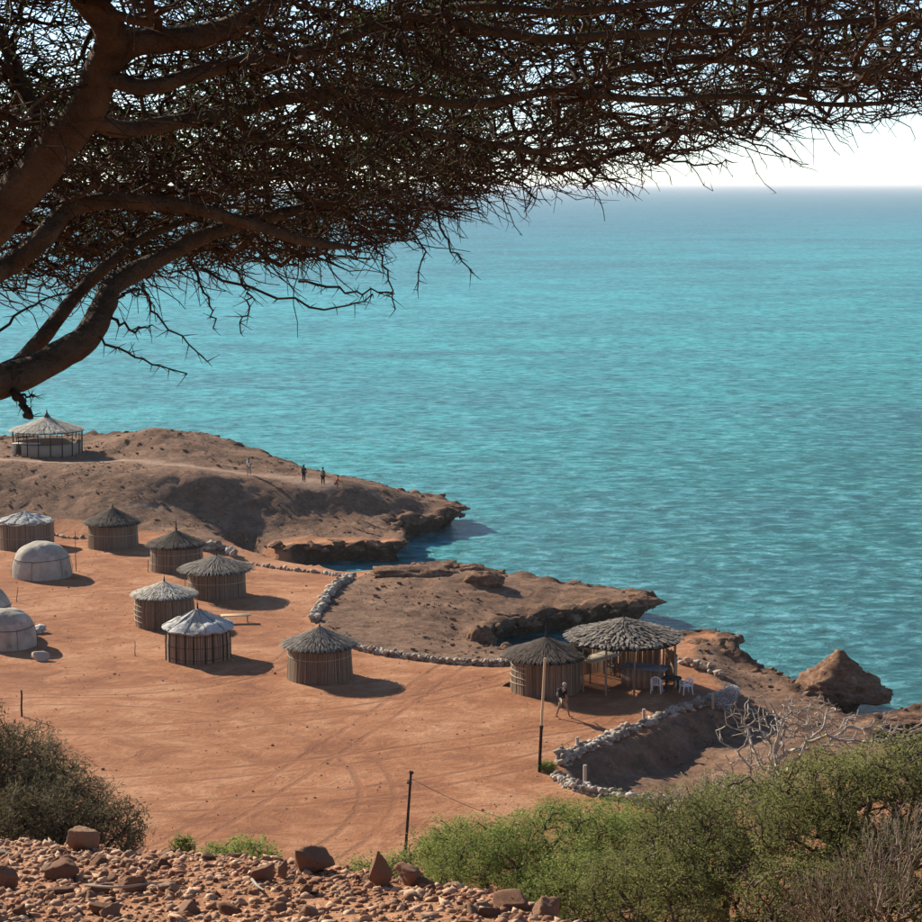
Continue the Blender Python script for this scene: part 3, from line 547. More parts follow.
def hut(label, u, hw, vb, rw, ve, va, roof='thatch_dark', wall='reed', hoops=(), hoop_mat='hoop', finial=0.0, poles=0, ropes=(), seed=1, canvas=False, tiers=9, bulge=0.0, taper=0.04, sag=0.10, shag=0.16, base_z=None, per=70, hoop_arc=None):
    r = np.random.default_rng(seed); c, R = place(u, hw, vb, base_z)
    root = thing('round_hut', label, 'hut', c, 0, HUTS); he = atd(u, ve, c[1])[2] - c[2]; ha = atd(u, va, c[1])[2] - c[2]; RR = rw / ppm(c)
    wh = he + 0.05 + (ha - he) * max(0, (1 - R / RR)) * 0.6
    mb, prof = reed_wall(R, wh, r, bulge=bulge, taper=taper); w = mb.build('wall', M[wall], root)
    for z in hoops:
        zz = z * wh
        if hoop_arc: ring_tube(prof(zz), zz, r, 0.028, 6, 0.04, hoop_arc[0], hoop_arc[1], 30, r.uniform(0.3, 0.9)).build('hoop', M[hoop_mat], root, True)
        else: ring_tube(prof(zz), zz, r, 0.02).build('hoop', M[hoop_mat], root, True)
    for i in range(poles):
        th = i * 2 * math.pi / poles + r.uniform(-0.05, 0.05); q = lambda z, o=0.05: (math.cos(th) * (prof(z) + o), math.sin(th) * (prof(z) + o), z)
        MB().tube(np.array([q(-0.05), q(wh * 0.5, 0.06), q(wh * 0.97)]), (0.034, 0.032, 0.028), 6, r.uniform(0.1, 0.6)).build('pole', M['pole_dark'], root, True)
    if canvas:
        V, Q, n = cone_skin(RR, he, ha, 72, 14, sag, seed + 50, 0.06, 0.20, fold=0.05); mb = MB().add(V, Q, c=np.clip(n + r.normal(0, 0.06, len(V)), 0, 1))
        V2 = V.copy(); V2[:, 2] -= 0.07; V2[:, :2] *= 0.985; mb.add(V2, Q[:, ::-1], c=0.2)
        e = 14 * 72 + np.arange(72); j2 = np.roll(e, -1); rim = np.vstack([V[14 * 72:], V2[14 * 72:]]); j = np.arange(72); jj = (j + 1) % 72
        mb.add(rim, np.stack([j, jj + 0, jj + 72, j + 72], 1)[:, ::-1], c=0.4); rf = mb.build('roof', M[roof], root, True)
        for i in range(10):
            t_ = i * 7 + 2; P = V.reshape(15, 72, 3)[1:, t_ % 72] + (0, 0, 0.02); MB().tube(P, 0.016, 5, 0.5).build('lashing', M['rope'], rf, True)
    else: rf = thatch_roof(RR, he, ha, r, tiers, per, sag, shag).build('roof', M[roof], root)
    if finial:
        MB().tube(np.array([(0, 0, ha - 0.15), (0.01, 0.0, ha + finial * 0.25), (0.02, 0, ha + finial)]), (0.09, 0.045, 0.012), 7, 0.3).build('finial', M['pole_dark'], rf, True)
    return root, c, R, he, ha
hut('round hut with torn white canvas roof at the left edge, nearest the bluff', 26, 27.5, 552, 29, 520.5, 511, 'canvas_white', 'mat_wall', (0.45,), seed=2, canvas=True, sag=0.0, taper=0.0)
hut('dark thatched reed hut standing alone at the foot of the bluff', 113.5, 24.5, 551, 29, 521, 507, 'thatch_dark', 'reed', (0.5,), seed=3, finial=0.3, sag=-0.05)
hut('dark thatched reed hut with tall roof spike beside a pile of pinkish stones', 177, 26, 575, 30, 543, 530, 'thatch_dark', 'reed', (0.3, 0.65), seed=4, finial=0.85, sag=-0.04)
hut('grey thatched reed hut between the spiked hut and the yellow bench', 217, 28.5, 601, 36, 567, 555, 'thatch_grey', 'reed', (0.5,), seed=5, sag=-0.02, finial=0.2, shag=0.24)
hut('reed hut with pale straw roof and dark barrel wall, left of the white-roofed hut', 165, 28.5, 631, 33, 593, 581, 'thatch_pale', 'reed', (0.2, 0.35, 0.5, 0.65), seed=6, finial=0.35, bulge=0.05, sag=-0.03, shag=0.12, hoop_arc=(2.3, 4.0))
hut('hut with lumpy white canvas roof and pale wall lashed in a grid of poles', 198.5, 31.5, 665, 36, 626, 608, 'canvas_white', 'reed_pale', (0.12, 0.45, 0.8), 'rope', seed=7, canvas=True, poles=20, finial=0.3, bulge=0.02, sag=-0.02)
hut('grey thatched reed hut standing alone below the stone-walled headland', 320, 32.5, 685, 38, 642.5, 626, 'thatch_grey', 'reed', (0.62,), seed=8, finial=0.15, sag=-0.04, taper=0.07)
hut('large reed hut with brown thatch beside the open pavilion, behind the tall pole', 545.5, 34.5, 698, 43, 653, 637, 'thatch_dark', 'reed', (0.25, 0.4, 0.55, 0.7), seed=9, finial=0.7, sag=-0.03, tiers=10, per=90, taper=0.02, hoop_arc=(2.5, 4.1))
# ------------------------------------------------------------------ canvas domes
def dome(label, u, hw, vb, va, seed, stretch=1.0):
    r = np.random.default_rng(seed); c, R = place(u, hw, vb); H = atd(u, va, c[1])[2] - c[2]; root = thing('canvas_dome_hut', label, 'hut', c, r.uniform(0, 3), 'canvas covered dome huts')
    def shell(p0, p1, nr, off, lump, s, seam=0.0):
        k = 64; th = np.arange(k) * 2 * math.pi / k; t = np.linspace(p0, p1, nr + 1) * math.pi / 2; e = 0.78
        rad = (R + off) * np.cos(np.clip(t, 0, math.pi / 2)) ** e + 0.001; zz = np.where(t < 0, t * H, (H + off) * np.sin(np.clip(t, 0, math.pi / 2)) ** e)
        V = np.concatenate([np.stack([np.cos(th) * a, np.sin(th) * a, np.full(k, b)], 1) for a, b in zip(rad, zz)])
        n = fbm(V, 1.1, 4, s); n2 = fbm(V * np.array((1, 1, .4)), 2.6, 3, s + 4); d = V / (np.linalg.norm(V, axis=1, keepdims=True) + 1e-9); V = V + d * (lump * n + lump * 0.5 * n2)[:, None]
        j = np.arange(k); j2 = (j + 1) % k
        return MB().add(V, np.concatenate([np.stack([i * k + j, i * k + j2, (i + 1) * k + j2, (i + 1) * k + j], 1) for i in range(nr)]), c=np.clip(0.5 + n * 0.6 + n2 * 0.4, 0, 1))
    shell(-0.06, 0.42, 8, 0, 0.05, seed).build('mat_wall', M['canvas_dome'], root, True)
    shell(0.30, 1.0, 18, 0.02, 0.10, seed + 20).build('canvas_cover', M['canvas_dome'], root, True)
    ring_tube(R * 0.93, H * 0.55, r, 0.02, 5, 0.05).build('rope', M['rope'], root, True)
    for i in range(6):
        th = i * math.pi / 3 + 0.3; P = np.array([(math.cos(th) * a, math.sin(th) * a, b) for a, b in ((R * 0.93 + 0.04, H * 0.55), (R * 0.99 + 0.05, H * 0.30), (R + 0.08, 0.02))])
        MB().tube(P, 0.014, 5, 0.4).build('guy_rope', M['rope'], root, True)
    return c, R
dome('rounded canvas dome hut standing free near the torn-roofed hut', 42.5, 29.5, 581, 542, 61)
dome('small canvas dome hut at the left edge with a curved shadow', 8, 28.5, 652, 609, 62)
dome('canvas dome hut cut off by the left edge, behind the small dome', -22, 36, 640, 583, 63)
# ------------------------------------------------------------------ far open pavilion on the bluff
def far_pavilion():
    r = np.random.default_rng(77); c, R = place(48, 34, 458.5, 3.38); root = thing('open_pavilion', 'open round pavilion with pale pointed roof on the far bluff', 'pavilion', (c[0], c[1], 3.3)); c = np.array((c[0], c[1], 3.3))
    he = atd(48, 429, c[1])[2] - c[2]; ha = atd(48, 416, c[1])[2] - c[2]; RR = 37 / ppm(c)
    rf = thatch_roof(RR, he, ha, r, 9, 80, -0.05, 0.10).build('roof', M['thatch_pale'], root)
    MB().tube(np.array([(0, 0, ha - 0.5), (0, 0, ha - 0.02), (0, 0, ha + 0.25), (0, 0, ha + 0.62)]), (0.55, 0.28, 0.08, 0.02), 9, 0.3).build('finial', M['thatch_dark'], rf)
    n = 18
    for i in range(n):
        th = i * 2 * math.pi / n + 0.1; q = np.array((math.cos(th) * R, math.sin(th) * R, 0))
        MB().tube(np.array([q + (0, 0, -0.2), q + (0.02, 0, he * 0.5), q * 1.02 + (0, 0, he + 0.08)]), (0.045, 0.04, 0.035), 6, r.uniform(0.1, 0.7)).build('post', M['pole_dark'], root, True)
    k = 40; lo, hi = math.radians(-128), math.radians(190)                                # low mat wall, open on the left front
    th = np.linspace(lo, hi, k); V = []; 
    for rr, zz in ((R - 0.03, -0.1), (R - 0.03, 1.12), (R - 0.10, 1.12), (R - 0.10, -0.1)): V.append(np.stack([np.cos(th) * rr, np.sin(th) * rr, np.full(k, zz)], 1))
    V = np.concatenate(V); j = np.arange(k - 1); Q = np.concatenate([np.stack([a * k + j, a * k + j + 1, ((a + 1) % 4) * k + j + 1, ((a + 1) % 4) * k + j], 1) for a in range(4)])
    MB().add(V, Q, c=0.5).build('low_wall', M['mat_wall'], root)
    ring_tube(R - 0.03, he - 0.05, r, 0.05).build('eave_beam', M['pole_dark'], root, True)
    MB().box((-R * 0.92, -R * 0.62, 1.13), (-0.35, -R * 0.40, 1.19)).box((-R * 0.9, -R * 0.6, 0.0), (-R * 0.84, -R * 0.42, 1.128)).build('counter_top', M['cream_top'], root)
far_pavilion()
# ------------------------------------------------------------------ thatched pavilion by the shore
def shore_pavilion():
    r = np.random.default_rng(78); p = at(624, 636, 2.6); c = np.array((p[0], p[1], float(gz(p[0], p[1])[0]))); he = p[2] - c[2]; ha = atd(624, 618, c[1])[2] - c[2]; RR = 59 / ppm(p)
    root = thing('open_pavilion', 'wide open-sided pavilion with layered grey thatch beside the white chairs', 'pavilion', c)
    rf = thatch_roof(RR, he, ha, r, 11, 96, -0.05, 0.09, 0.07, clump=True).build('roof', M['thatch_grey'], root)
    MB().tube(np.array([(0, 0, ha - 0.2), (0, 0, ha + 0.12)]), (0.12, 0.03), 7, 0.4).build('finial', M['pole_dark'], rf, True)
    n = 12; Rp = RR * 0.9
    for i in range(n):
        th = i * 2 * math.pi / n + 0.12; q = np.array((math.cos(th) * Rp, math.sin(th) * Rp, 0))
        MB().tube(np.array([q + (0, 0, -0.2), q + (r.uniform(-.05, .05), 0, he * 0.5), q + (0, 0, he + 0.16)]), (0.06, 0.055, 0.05), 6, r.uniform(0.4, 1)).build('post', M['pole_wood'], root, True)
    MB().tube(np.array([(0, 0, -0.1), (0.03, 0, he), (0, 0, ha - 0.15)]), (0.09, 0.08, 0.07), 7, 0.4).build('centre_post', M['pole_wood'], root, True)
    ring_tube(Rp, he + 0.10, r, 0.05).build('eave_beam', M['pole_wood'], root, True)
    for i in range(16):
        th = i * 2 * math.pi / 16; MB().tube(np.array([(math.cos(th) * Rp * 0.06, math.sin(th) * Rp * 0.06, ha - 0.22), (math.cos(th) * Rp, math.sin(th) * Rp, he + 0.13)]), 0.03, 5, 0.3).build('rafter', M['pole_wood'], root, True)
    for lo, hi, h in ((-0.35, 0.55, 1.6), (0.75, 3.45, 2.0)):                                      # reed screens between posts
        th = np.arange(lo, hi, 0.032); R2 = Rp - 0.02; k = len(th); A = np.stack([np.cos(th) * R2, np.sin(th) * R2, np.full(k, -0.05)], 1); B = A + np.stack([r.uniform(-.02, .02, k), r.uniform(-.02, .02, k), h + r.uniform(-.06, .06, k)], 1)
        MB().sticks(A, B, 0.045, 0.04, 4, np.clip(r.normal(0.5, 0.25, k), 0, 1)).build('reed_screen', M['reed_pale'], root)
    return c, RR, he
pav_c, pav_R, pav_h = shore_pavilion()
def slat_counter(label, u0, v0, u1, v1, h, depth, top_mat, name='bar_counter', over=0.12, skirt=True, legs=True, tilt=0.0):
    a, b = at(u0, v0, 0), at(u1, v1, 0); d = b - a; L = np.hypot(d[0], d[1]); rz = math.atan2(d[1], d[0]); r = np.random.default_rng(int(u0))
    z0 = float(gz((a[0] + b[0]) / 2, (a[1] + b[1]) / 2)[0]); root = thing(name, label, 'counter', (a[0], a[1], z0), rz)
    if skirt:
        n = int(L / 0.095)
        for i in range(n):
            x0 = L * i / n; MB().box((x0 + 0.006, 0, -0.05), (x0 + L / n - 0.006, 0.03, h - 0.03 + r.uniform(-.02, .0)), c=r.uniform(0.1, 0.9)).build('slat', M['reed'], root)
    MB().box((-over, -over, h), (L + over, depth + over, h + 0.05), M=Matrix.Rotation(tilt, 4, 'X')).build('top', M[top_mat], root)
    for x_ in (0.06, L - 0.06):
        for y_ in (0.10, depth - 0.06): MB().tube(np.array([(x_, y_, -0.05), (x_, y_, h)]), 0.045, 6, r.uniform(.2, .8)).build('leg', M['pole_wood'], root, True)
    return root
slat_counter('reed-fronted bar counter with grey top under the pavilion', 621, 688, 662, 692, 1.0, 1.15, 'grey_top')
slat_counter('tall trestle stall with cream top at the left of the pavilion', 591, 685, 617, 677, 1.12, 0.85, 'cream_top', 'trestle_stall', 0.15, False)
def plastic_chair(label, u, v, rz, mat='white_plastic'):
    p = at(u, v, 0); root = thing('plastic_chair', label, 'chair', (p[0], p[1], float(gz(p[0], p[1])[0])), rz, 'plastic chairs at the pavilion'); m = M[mat]
    for sx in (-1, 1):
        for sy in (-1, 1): MB().tube(np.array([(sx * 0.27, sy * 0.26, 0), (sx * 0.22, sy * 0.21, 0.44)]), (0.028, 0.035), 6).build('leg', m, root, True)
        MB().tube(np.array([(sx * 0.25, -0.22, 0.42), (sx * 0.27, -0.2, 0.64), (sx * 0.27, 0.05, 0.66), (sx * 0.25, 0.24, 0.62)]), 0.028, 6).build('armrest', m, root, True)
    MB().box((-0.24, -0.24, 0.42), (0.24, 0.24, 0.46)).build('seat', m, root)
    bm = MB()
    for i in range(5): x_ = -0.2 + 0.1 * i; bm.tube(np.array([(x_, 0.23, 0.45), (x_ * 1.02, 0.30, 0.85 - 0.05 * abs(i - 2) / 2)]), 0.022, 5)
    bm.tube(np.array([(-0.25, 0.23, 0.44), (-0.24, 0.29, 0.76), (-0.13, 0.31, 0.87), (0, 0.315, 0.89), (0.13, 0.31, 0.87), (0.24, 0.29, 0.76), (0.25, 0.23, 0.44)]), 0.032, 6); bm.build('backrest', m, root, True)
    return root
plastic_chair('white plastic armchair nearer the bar counter', 656.5, 694, math.radians(165))
plastic_chair('white plastic armchair standing furthest right under the thatch edge', 686, 694.5, math.radians(200))
plastic_chair('grey plastic armchair in the shade beside the trestle stall', 612, 676, math.radians(120), 'grey_paint')
plastic_chair('pale blue plastic armchair leaning behind the nearer white chair', 662, 688, math.radians(40), 'blue_cloth')
def round_table():
    p = at(672, 692, 0); z0 = float(gz(p[0], p[1])[0]); root = thing('low_table', 'dark low table between the two white chairs', 'table', (p[0], p[1], z0))
    th = np.linspace(0, 2 * math.pi, 25)[:-1]; 
    MB().tube(np.array([(0, 0, 0.64), (0, 0, 0.69)]), 0.5, 24).build('top', M['dark_wood'], root)
    for sx in (-1, 1):
        for sy in (-1, 1): MB().tube(np.array([(sx * 0.33, sy * 0.33, -0.02), (sx * 0.28, sy * 0.28, 0.64)]), 0.035, 6).build('leg', M['dark_wood'], root, True)
round_table()
def bench(label, u0, v0, u1, v1, h=0.42):
    a, b = at(u0, v0, 0), at(u1, v1, 0); d = b - a; L = np.hypot(d[0], d[1]); z0 = float(gz(a[0], a[1])[0]); root = thing('plank_bench', label, 'bench', (a[0], a[1], z0), math.atan2(d[1], d[0]))
    for i in range(3): MB().box((0, 0.2 * i, h), (L, 0.2 * i + 0.185, h + 0.045), c=0.3 + 0.25 * i).build('plank', M['plank'], root)
    for x_ in (0.2, L - 0.2):
        for y_ in (0.06, 0.5): MB().box((x_ - 0.035, y_ - 0.03, -0.03), (x_ + 0.035, y_ + 0.03, h)).build('leg', M['plank'], root)
bench('yellow plank bench on the earth right of the white-roofed hut', 221, 624, 251, 623)
# ------------------------------------------------------------------ poles, posts, small things
def post(name, label, u, vb, vt, r0, r1, mat, lean=0.0, group=None, split=None, cat='post', z0=None, extra=None):
    p = at(u, vb, 0 if z0 is None else z0); zb = float(gz(p[0], p[1])[0]) if z0 is None else z0; top = atd(u + lean, vt, p[1]); H = top[2] - zb; dx = top[0] - p[0]; root = thing(name, label, cat, (p[0], p[1], zb), 0, group)
    if split:
        zs = H * split; f = split
        MB().tube(np.array([(0, 0, -0.3), (dx * f, 0, zs)]), (r0, r0 * 0.9), 8, 0.3).build('lower_shaft', M['pole_dark'], root, True); MB().tube(np.array([(dx * f, 0, zs - 0.02), (dx, 0, H)]), (r0 * 0.8, r1), 8, 0.7).build('upper_shaft', M[mat], root, True)
        MB().tube(np.array([(dx * f, 0, zs - 0.1), (dx * f, 0, zs + 0.06)]), r0 * 1.15, 8, 0.8).build('clamp', M['pole_dark'], root, True)
    else:
        n = 6; P = np.stack([np.linspace(0, dx, n) + 0.012 * np.sin(np.arange(n) * 2.1) * (r0 < 0.06), np.zeros(n), np.linspace(-0.2, H, n)], 1); MB().tube(P, np.linspace(r0, r1, n), 7, 0.5).build('shaft', M[mat], root, True)
    if extra:
        MB().box((dx - 0.16, -0.03, H - 0.42), (dx + 0.03, 0.03, H - 0.36)).build('bracket', M['pole_dark'], root); MB().tube(np.array([(dx - 0.12, 0, H - 0.36), (dx - 0.12, 0, H - 0.25)]), 0.035, 7).build('insulator', M['grey_paint'], root, True); MB().tube(np.array([(dx, 0, H - 0.02), (dx + 0.02, 0, H + 0.07)]), 0.09, 7).build('cap', M['pole_dark'], root, True)
    return root
post('tall_pole', 'tall pole with tan upper half and black lower half before the large reed hut', 539, 771, 658, 0.075, 0.055, 'plank', 6, None, 0.40)
post('fence_post', 'dark leaning iron post rising behind the foreground shrubs', 404, 868, 773, 0.065, 0.05, 'pole_dark', 7, extra=True)
post('fence_post', 'short dark post above the dry bush at the left', 21.5, 716, 690, 0.05, 0.045, 'pole_dark', 0)
for u, vb, vt, l in ((577.5, 750, 737, 'pale post just outside the curved stone wall, near the walking person'), (585, 785, 765, 'pale post standing inside the bend of the stone wall'), (644, 722, 709, 'pale post set on the stone wall, halfway to the silver bush'), (713, 704, 693, 'pinkish short post at the end of the stone wall by the silver bush')):
    post('marker_post', l, u, vb, vt, 0.085, 0.08, 'pole_pale' if u < 700 else 'plank', group='short posts along the stone wall')
for u, vb, vt, ln, l in ((76, 571, 531, -1, 'thin leaning stick beside the free-standing dome hut'), (16, 602, 587, 2, 'thin stick behind the small dome hut at the left'), (135, 656, 641, 0, 'thin stick in open ground below the pale straw roof'), (185, 601, 578, 0, 'thin stick between the pale straw hut and the grey hut'), (197, 612, 598, 0, 'thin stick rising behind the white canvas roof'), (148, 572, 560, 0, 'short stick left of the spiked dark hut')):
    post('stick', l, u, vb, vt, 0.03, 0.02, 'pole_wood', ln, 'thin sticks standing among the huts', cat='stick')

def wire():
    a_ = atd(410, 778, at(404, 868, 0)[1]); b_ = atd(640, 830, 62); t = np.linspace(0, 1, 24)[:, None]; P = a_ + (b_ - a_) * t; P[:, 2] -= 0.7 * np.sin(t[:, 0] * math.pi)
    o = MB().tube(P - a_, 0.012, 5, 0.3).build('wire', M['pole_dark'], None, True, loc=a_); tag(o, 'thin dark wire sagging right from the leaning iron post', 'wire')
wire()
# ------------------------------------------------------------------ dry-stone walls, each stone a piece
STONES = []
for k in range(14):
    V, T = stone_shape(2, rng, 12, 0.12); STONES.append(mesh_from('stone', V, T, M['white_stone'], False, np.full(len(V), rng.uniform(0.1, 1.0))))
def stone_wall(label, pts, spacing, size, heights, widths, seed, drop=0.0, name='stone_wall', squash=0.75):
    """pts world xyz line; heights/widths: (start,end) interpolated lists"""
    r = np.random.default_rng(seed); P = smooth_line(np.array(pts), 400); s = np.concatenate([[0], np.cumsum(np.hypot(*np.diff(P[:, :2], axis=0).T))]); L = s[-1]
    root = thing(name, label, 'wall', (P[0][0], P[0][1], float(gz(P[0][0], P[0][1])[0])), 0); o0 = np.array(root.location); cnt = 0; pos = 0.0
    while pos < L and cnt < 300:
        f = pos / L; h = np.interp(f, np.linspace(0, 1, len(heights)), heights); w = np.interp(f, np.linspace(0, 1, len(widths)), widths)
        p = np.array([np.interp(pos, s, P[:, k]) for k in range(3)]); q = np.array([np.interp(min(pos + 0.1, L), s, P[:, k]) for k in range(3)]); d = q - p; d[2] = 0; d /= np.linalg.norm(d) + 1e-9; nrm = np.array((-d[1], d[0], 0))
        rows = max(1, int(round(h / (size * 0.62)))); cols = max(1, int(round(w / (size * 0.8))))
        g0 = p[2]
        for a in range(rows):
            for b in range(cols):
                if 0 < a < rows - 1 and 0 < b < cols - 1: continue
                if cnt >= 300: break
                sz = size * r.uniform(0.55, 1.25) * 0.56; off = (b - (cols - 1) / 2) * size * 0.75 + r.normal(0, size * 0.14)
                pp = p + nrm * off + d * r.normal(0, size * 0.2); pp[2] = g0 + (a + 0.35) * size * 0.62 + r.normal(0, size * 0.06)
                o = link('stone', STONES[int(r.integers(len(STONES)))], root, pp - o0, (r.uniform(-.5, .5), r.uniform(-.5, .5), r.uniform(0, 6.3)), (sz * r.uniform(0.8, 1.35), sz * r.uniform(0.8, 1.2), sz * r.uniform(0.6, 0.95))); cnt += 1
        pos += spacing * r.uniform(0.8, 1.2)
    return root
def wl(*uvz):
    out = []
    for u, v, dz in uvz:
        p = at(u, v, 0); z_ = float(gz(p[0], p[1])[0]); p = at(u, v, z_); p[2] = float(gz(p[0], p[1])[0]) + dz; out.append(p)
    return out
stone_wall('pale dry-stone wall winding along the edge of the middle headland', wl((352, 578, 0), (338, 586, 0), (328, 596, 0), (322, 606, 0), (315, 617, 0), (317, 628, 0), (321, 637, 0)), 0.19, 0.32, (0.35, 0.4, 0.4), (0.5, 0.6, 0.45), 101)
stone_wall('low pale stone wall running from the lone grey hut to the large reed hut', wl((355, 649, 0), (385, 655, 0), (420, 660, 0), (460, 664, 0), (510, 664.5, 0)), 0.17, 0.27, (0.3, 0.28), (0.42, 0.36), 102)
stone_wall('short low stone wall along the little beach', wl((250, 562, 0), (275, 566, 0), (300, 569, 0), (322, 571, 0), (342, 574, 0)), 0.3, 0.34, (0.25, 0.25), (0.35, 0.3), 103)
stone_wall('curved retaining wall of grey stones around the sunken hollow, upper stretch', wl((735, 693, 0.0), (718, 700, -.3), (700, 706, -.3), (668, 716, -0.35), (640, 728, -0.4), (615, 738, -0.5)), 0.24, 0.36, (0.45, 0.7, 0.75, 0.8), (0.45, 0.5, 0.55), 104)
stone_wall('curved retaining wall of grey stones around the sunken hollow, bend nearest the tall pole', wl((613, 739, -0.95), (590, 748, -1.0), (567, 759, -0.9), (558, 769, -0.35), (560, 778, -0.2)), 0.24, 0.36, (1.45, 1.45, 1.3, 0.7), (0.6, 0.6, 0.6), 105)
stone_wall('low front arm of the stone wall with reddish footing, reaching into the shrubs', wl((560, 779, -0.1), (568, 785, -0.1), (582, 790, -0.1), (605, 797, -0.05), (625, 800, 0), (650, 804, 0)), 0.18, 0.31, (0.45, 0.4, 0.35), (0.7, 0.6, 0.5), 106)
stone_wall('low stone wall on the slope right of the open pavilion', wl((682, 664, 0), (697, 669, 0), (712, 674, 0), (722, 679, 0)), 0.28, 0.36, (0.4, 0.35), (0.4, 0.4), 107)
stone_wall('heap of pinkish stones at the corner of the beach', wl((203, 551, 0), (211, 550, 0), (222, 553, 0), (234, 557, 0)), 0.2, 0.40, (0.6, 0.4), (0.9, 0.6), 108, name='stone_heap')
stone_wall('scattered line of small stones at the foot of the far bluff', wl((52, 530, 0), (68, 529, 0), (82, 530, 0)), 0.3, 0.28, (0.2, 0.2), (0.25, 0.25), 109)
# stray pale things by the small dome
for u, v, s, l in ((37, 633, 0.38, 'white bundle lying against the small dome hut'), (40, 660, 0.34, 'pale stone lying in the small dome hut shadow'), (507, 686, 0.16, 'dark lump on the ground left of the large reed hut')):
    p = at(u, v, 0); V, T = stone_shape(3, rng, 9, 0.25)
    o = link('bundle' if s == 0.38 else 'loose_stone', mesh_from('loose_stone', V * np.array((1.2, .9, .7)), T, M['canvas_white'] if s > 0.35 else (M['white_stone'] if s > .3 else M['pole_dark']), True, np.full(len(V), 0.7)), loc=(p[0], p[1], float(gz(p[0], p[1])[0]) + s * 0.35), scale=(s, s, s)); tag(o, l, 'bundle' if s == .38 else 'stone')
# pebbles strewn on the square
r = np.random.default_rng(55); n = 1500; px = r.uniform(-34, 16, n); py = r.uniform(70, 150, n); bl_, _ = soil_masks(px, py); okp = (poly_sd(coast, px, py) > 2); px, py = px[okp], py[okp]; pz = gz(px, py); V0, T0 = stone_shape(1, r, 8); sz = r.uniform(0.015, 0.04, len(px)) * np.where(r.random(len(px)) < .06, 2.0, 1)
VV = (V0[None] * sz[:, None, None] + xyz(px, py, pz + sz * 0.3)[:, None]).reshape(-1, 3); TT = (T0[None] + (np.arange(len(px)) * len(V0))[:, None, None]).reshape(-1, 3)
tag(link('pebbles', mesh_from('pebbles', VV, TT, M['scree_stone'], False, np.repeat(r.uniform(0, 1, len(px)), len(V0)))), 'loose pebbles strewn over the red earth', 'pebbles', kind='stuff')
# ------------------------------------------------------------------ foreground scree
r = np.random.default_rng(91)
def scree_xy(n, r, x0=-3.8, x1=1.4):
    x = r.uniform(x0, x1, n); y = r.uniform(2.9 * S, 6.6 * S, n); k = y < rim_y(x) + 0.45; return x[k], y[k]
def scatter(n, sub, lo, hi, pw, seed, name, protos=10):
    r = np.random.default_rng(seed); x, y = scree_xy(n, r); n = len(x); s = lo + (hi - lo) * r.random(n) ** pw; z = hill_z(x, y); Vs, Ts, cs_ = [], [], []; base = 0
    pr = [stone_shape(sub, r, 10) for _ in range(protos)]; which = r.integers(protos, size=n); ang = r.uniform(0, 6.28, n); til = r.normal(0, 0.5, n)
    for k, (V0, T0) in enumerate(pr):
        m = which == k; c_, s_ = np.cos(ang[m]), np.sin(ang[m]); A = V0[None] * (s[m][:, None] * np.array((1.25, 0.95, 0.7))[None])[:, None]
        ct, st = np.cos(til[m])[:, None], np.sin(til[m])[:, None]; Y_ = A[..., 1] * ct - A[..., 2] * st; Z_ = A[..., 1] * st + A[..., 2] * ct
        B = np.stack([A[..., 0] * c_[:, None] - Y_ * s_[:, None], A[..., 0] * s_[:, None] + Y_ * c_[:, None], Z_], 2) + xyz(x[m], y[m], z[m] + s[m] * 0.12)[:, None]
        Vs.append(B.reshape(-1, 3)); Ts.append((T0[None] + (np.arange(m.sum()) * len(V0))[:, None, None]).reshape(-1, 3) + base); base += m.sum() * len(V0); cs_.append(np.repeat(np.clip(r.normal(0.5, 0.25, m.sum()), 0, 1), len(V0)))
    Vs = [v + r.normal(0, 0.0011, v.shape) for v in Vs]
    return tag(link(name, mesh_from(name, np.vstack(Vs), np.vstack(Ts), M['scree_stone'], False, np.concatenate(cs_))), 'crushed reddish gravel covering the foreground slope', 'gravel', kind='stuff')
scatter(38000, 1, 0.003, 0.024, 3.0, 92, 'gravel')
PROTO = []
for k in range(12):
    V, T = stone_shape(3, r, 12, 0.10); PROTO.append(mesh_from('stone', V, T, M['scree_stone'], False, np.full(len(V), r.uniform(0.15, 0.95))))
x, y = scree_xy(520, r, -2.5, 0.7); x, y = x[:285], y[:285]; z = hill_z(x, y)
for i in range(len(x)):
    s = 0.014 + 0.024 * r.random() ** 2.4
    o = link('scree_stone', PROTO[int(r.integers(12))], loc=(x[i], y[i], z[i] + s * 0.2), rot=(r.normal(0, .5), r.normal(0, .5), r.uniform(0, 6.3)), scale=(s * 1.2, s, s * r.uniform(.6, .9)))
    tag(o, 'fist-sized reddish stone on the foreground scree', 'stone', 'fist-sized stones on the foreground scree')
def big_rock(label, u, v, w, h, seed, tilt=0.0, depth=None, sharp=0.0):
    """w,h in surveyed pixels; v = foot"""
    rr = np.random.default_rng(seed); Y = 4.5 * S
    for _ in range(50):
        q = atd(u, v, Y); Y = min(max(Y + np.clip((q[2] - float(hill_z(q[:1], np.array([Y]))[0])) * 0.8, -.3, .3), 3.2 * S), 7.0 * S); Y = min(Y, float(rim_y(np.array(q[0]))) - 0.10)
    q = atd(u, v, Y); z = float(hill_z(q[:1], np.array([Y]))[0]); k = ppm(np.array((q[0], Y, z))); V, T = stone_shape(4, rr, 13, 0.14); a = V.max(0); b = V.min(0); V = (V - (a + b) / 2) / ((a - b) / 2)
    if sharp: V[:, 0] *= 1 - sharp * sstep(-0.2, 1.0, V[:, 2]); V[:, 1] *= 1 - sharp * sstep(-0.2, 1.0, V[:, 2])
    o = link('rock', mesh_from('rock', V, T, M['scree_stone'], False, np.full(len(V), rr.uniform(0.25, 0.6))), loc=(q[0], Y, z + h / k * 0.42), rot=(0, tilt, rr.uniform(-.3, .3)), scale=(w / k / 2, (depth or w) / k / 2 * 0.8, h / k / 2 * 1.1)); return tag(o, label, 'rock', 'large rocks on the scree rim')
big_rock('large blunt rock with pointed left corner on the scree rim', 312, 872, 42, 34, 1, -0.25)
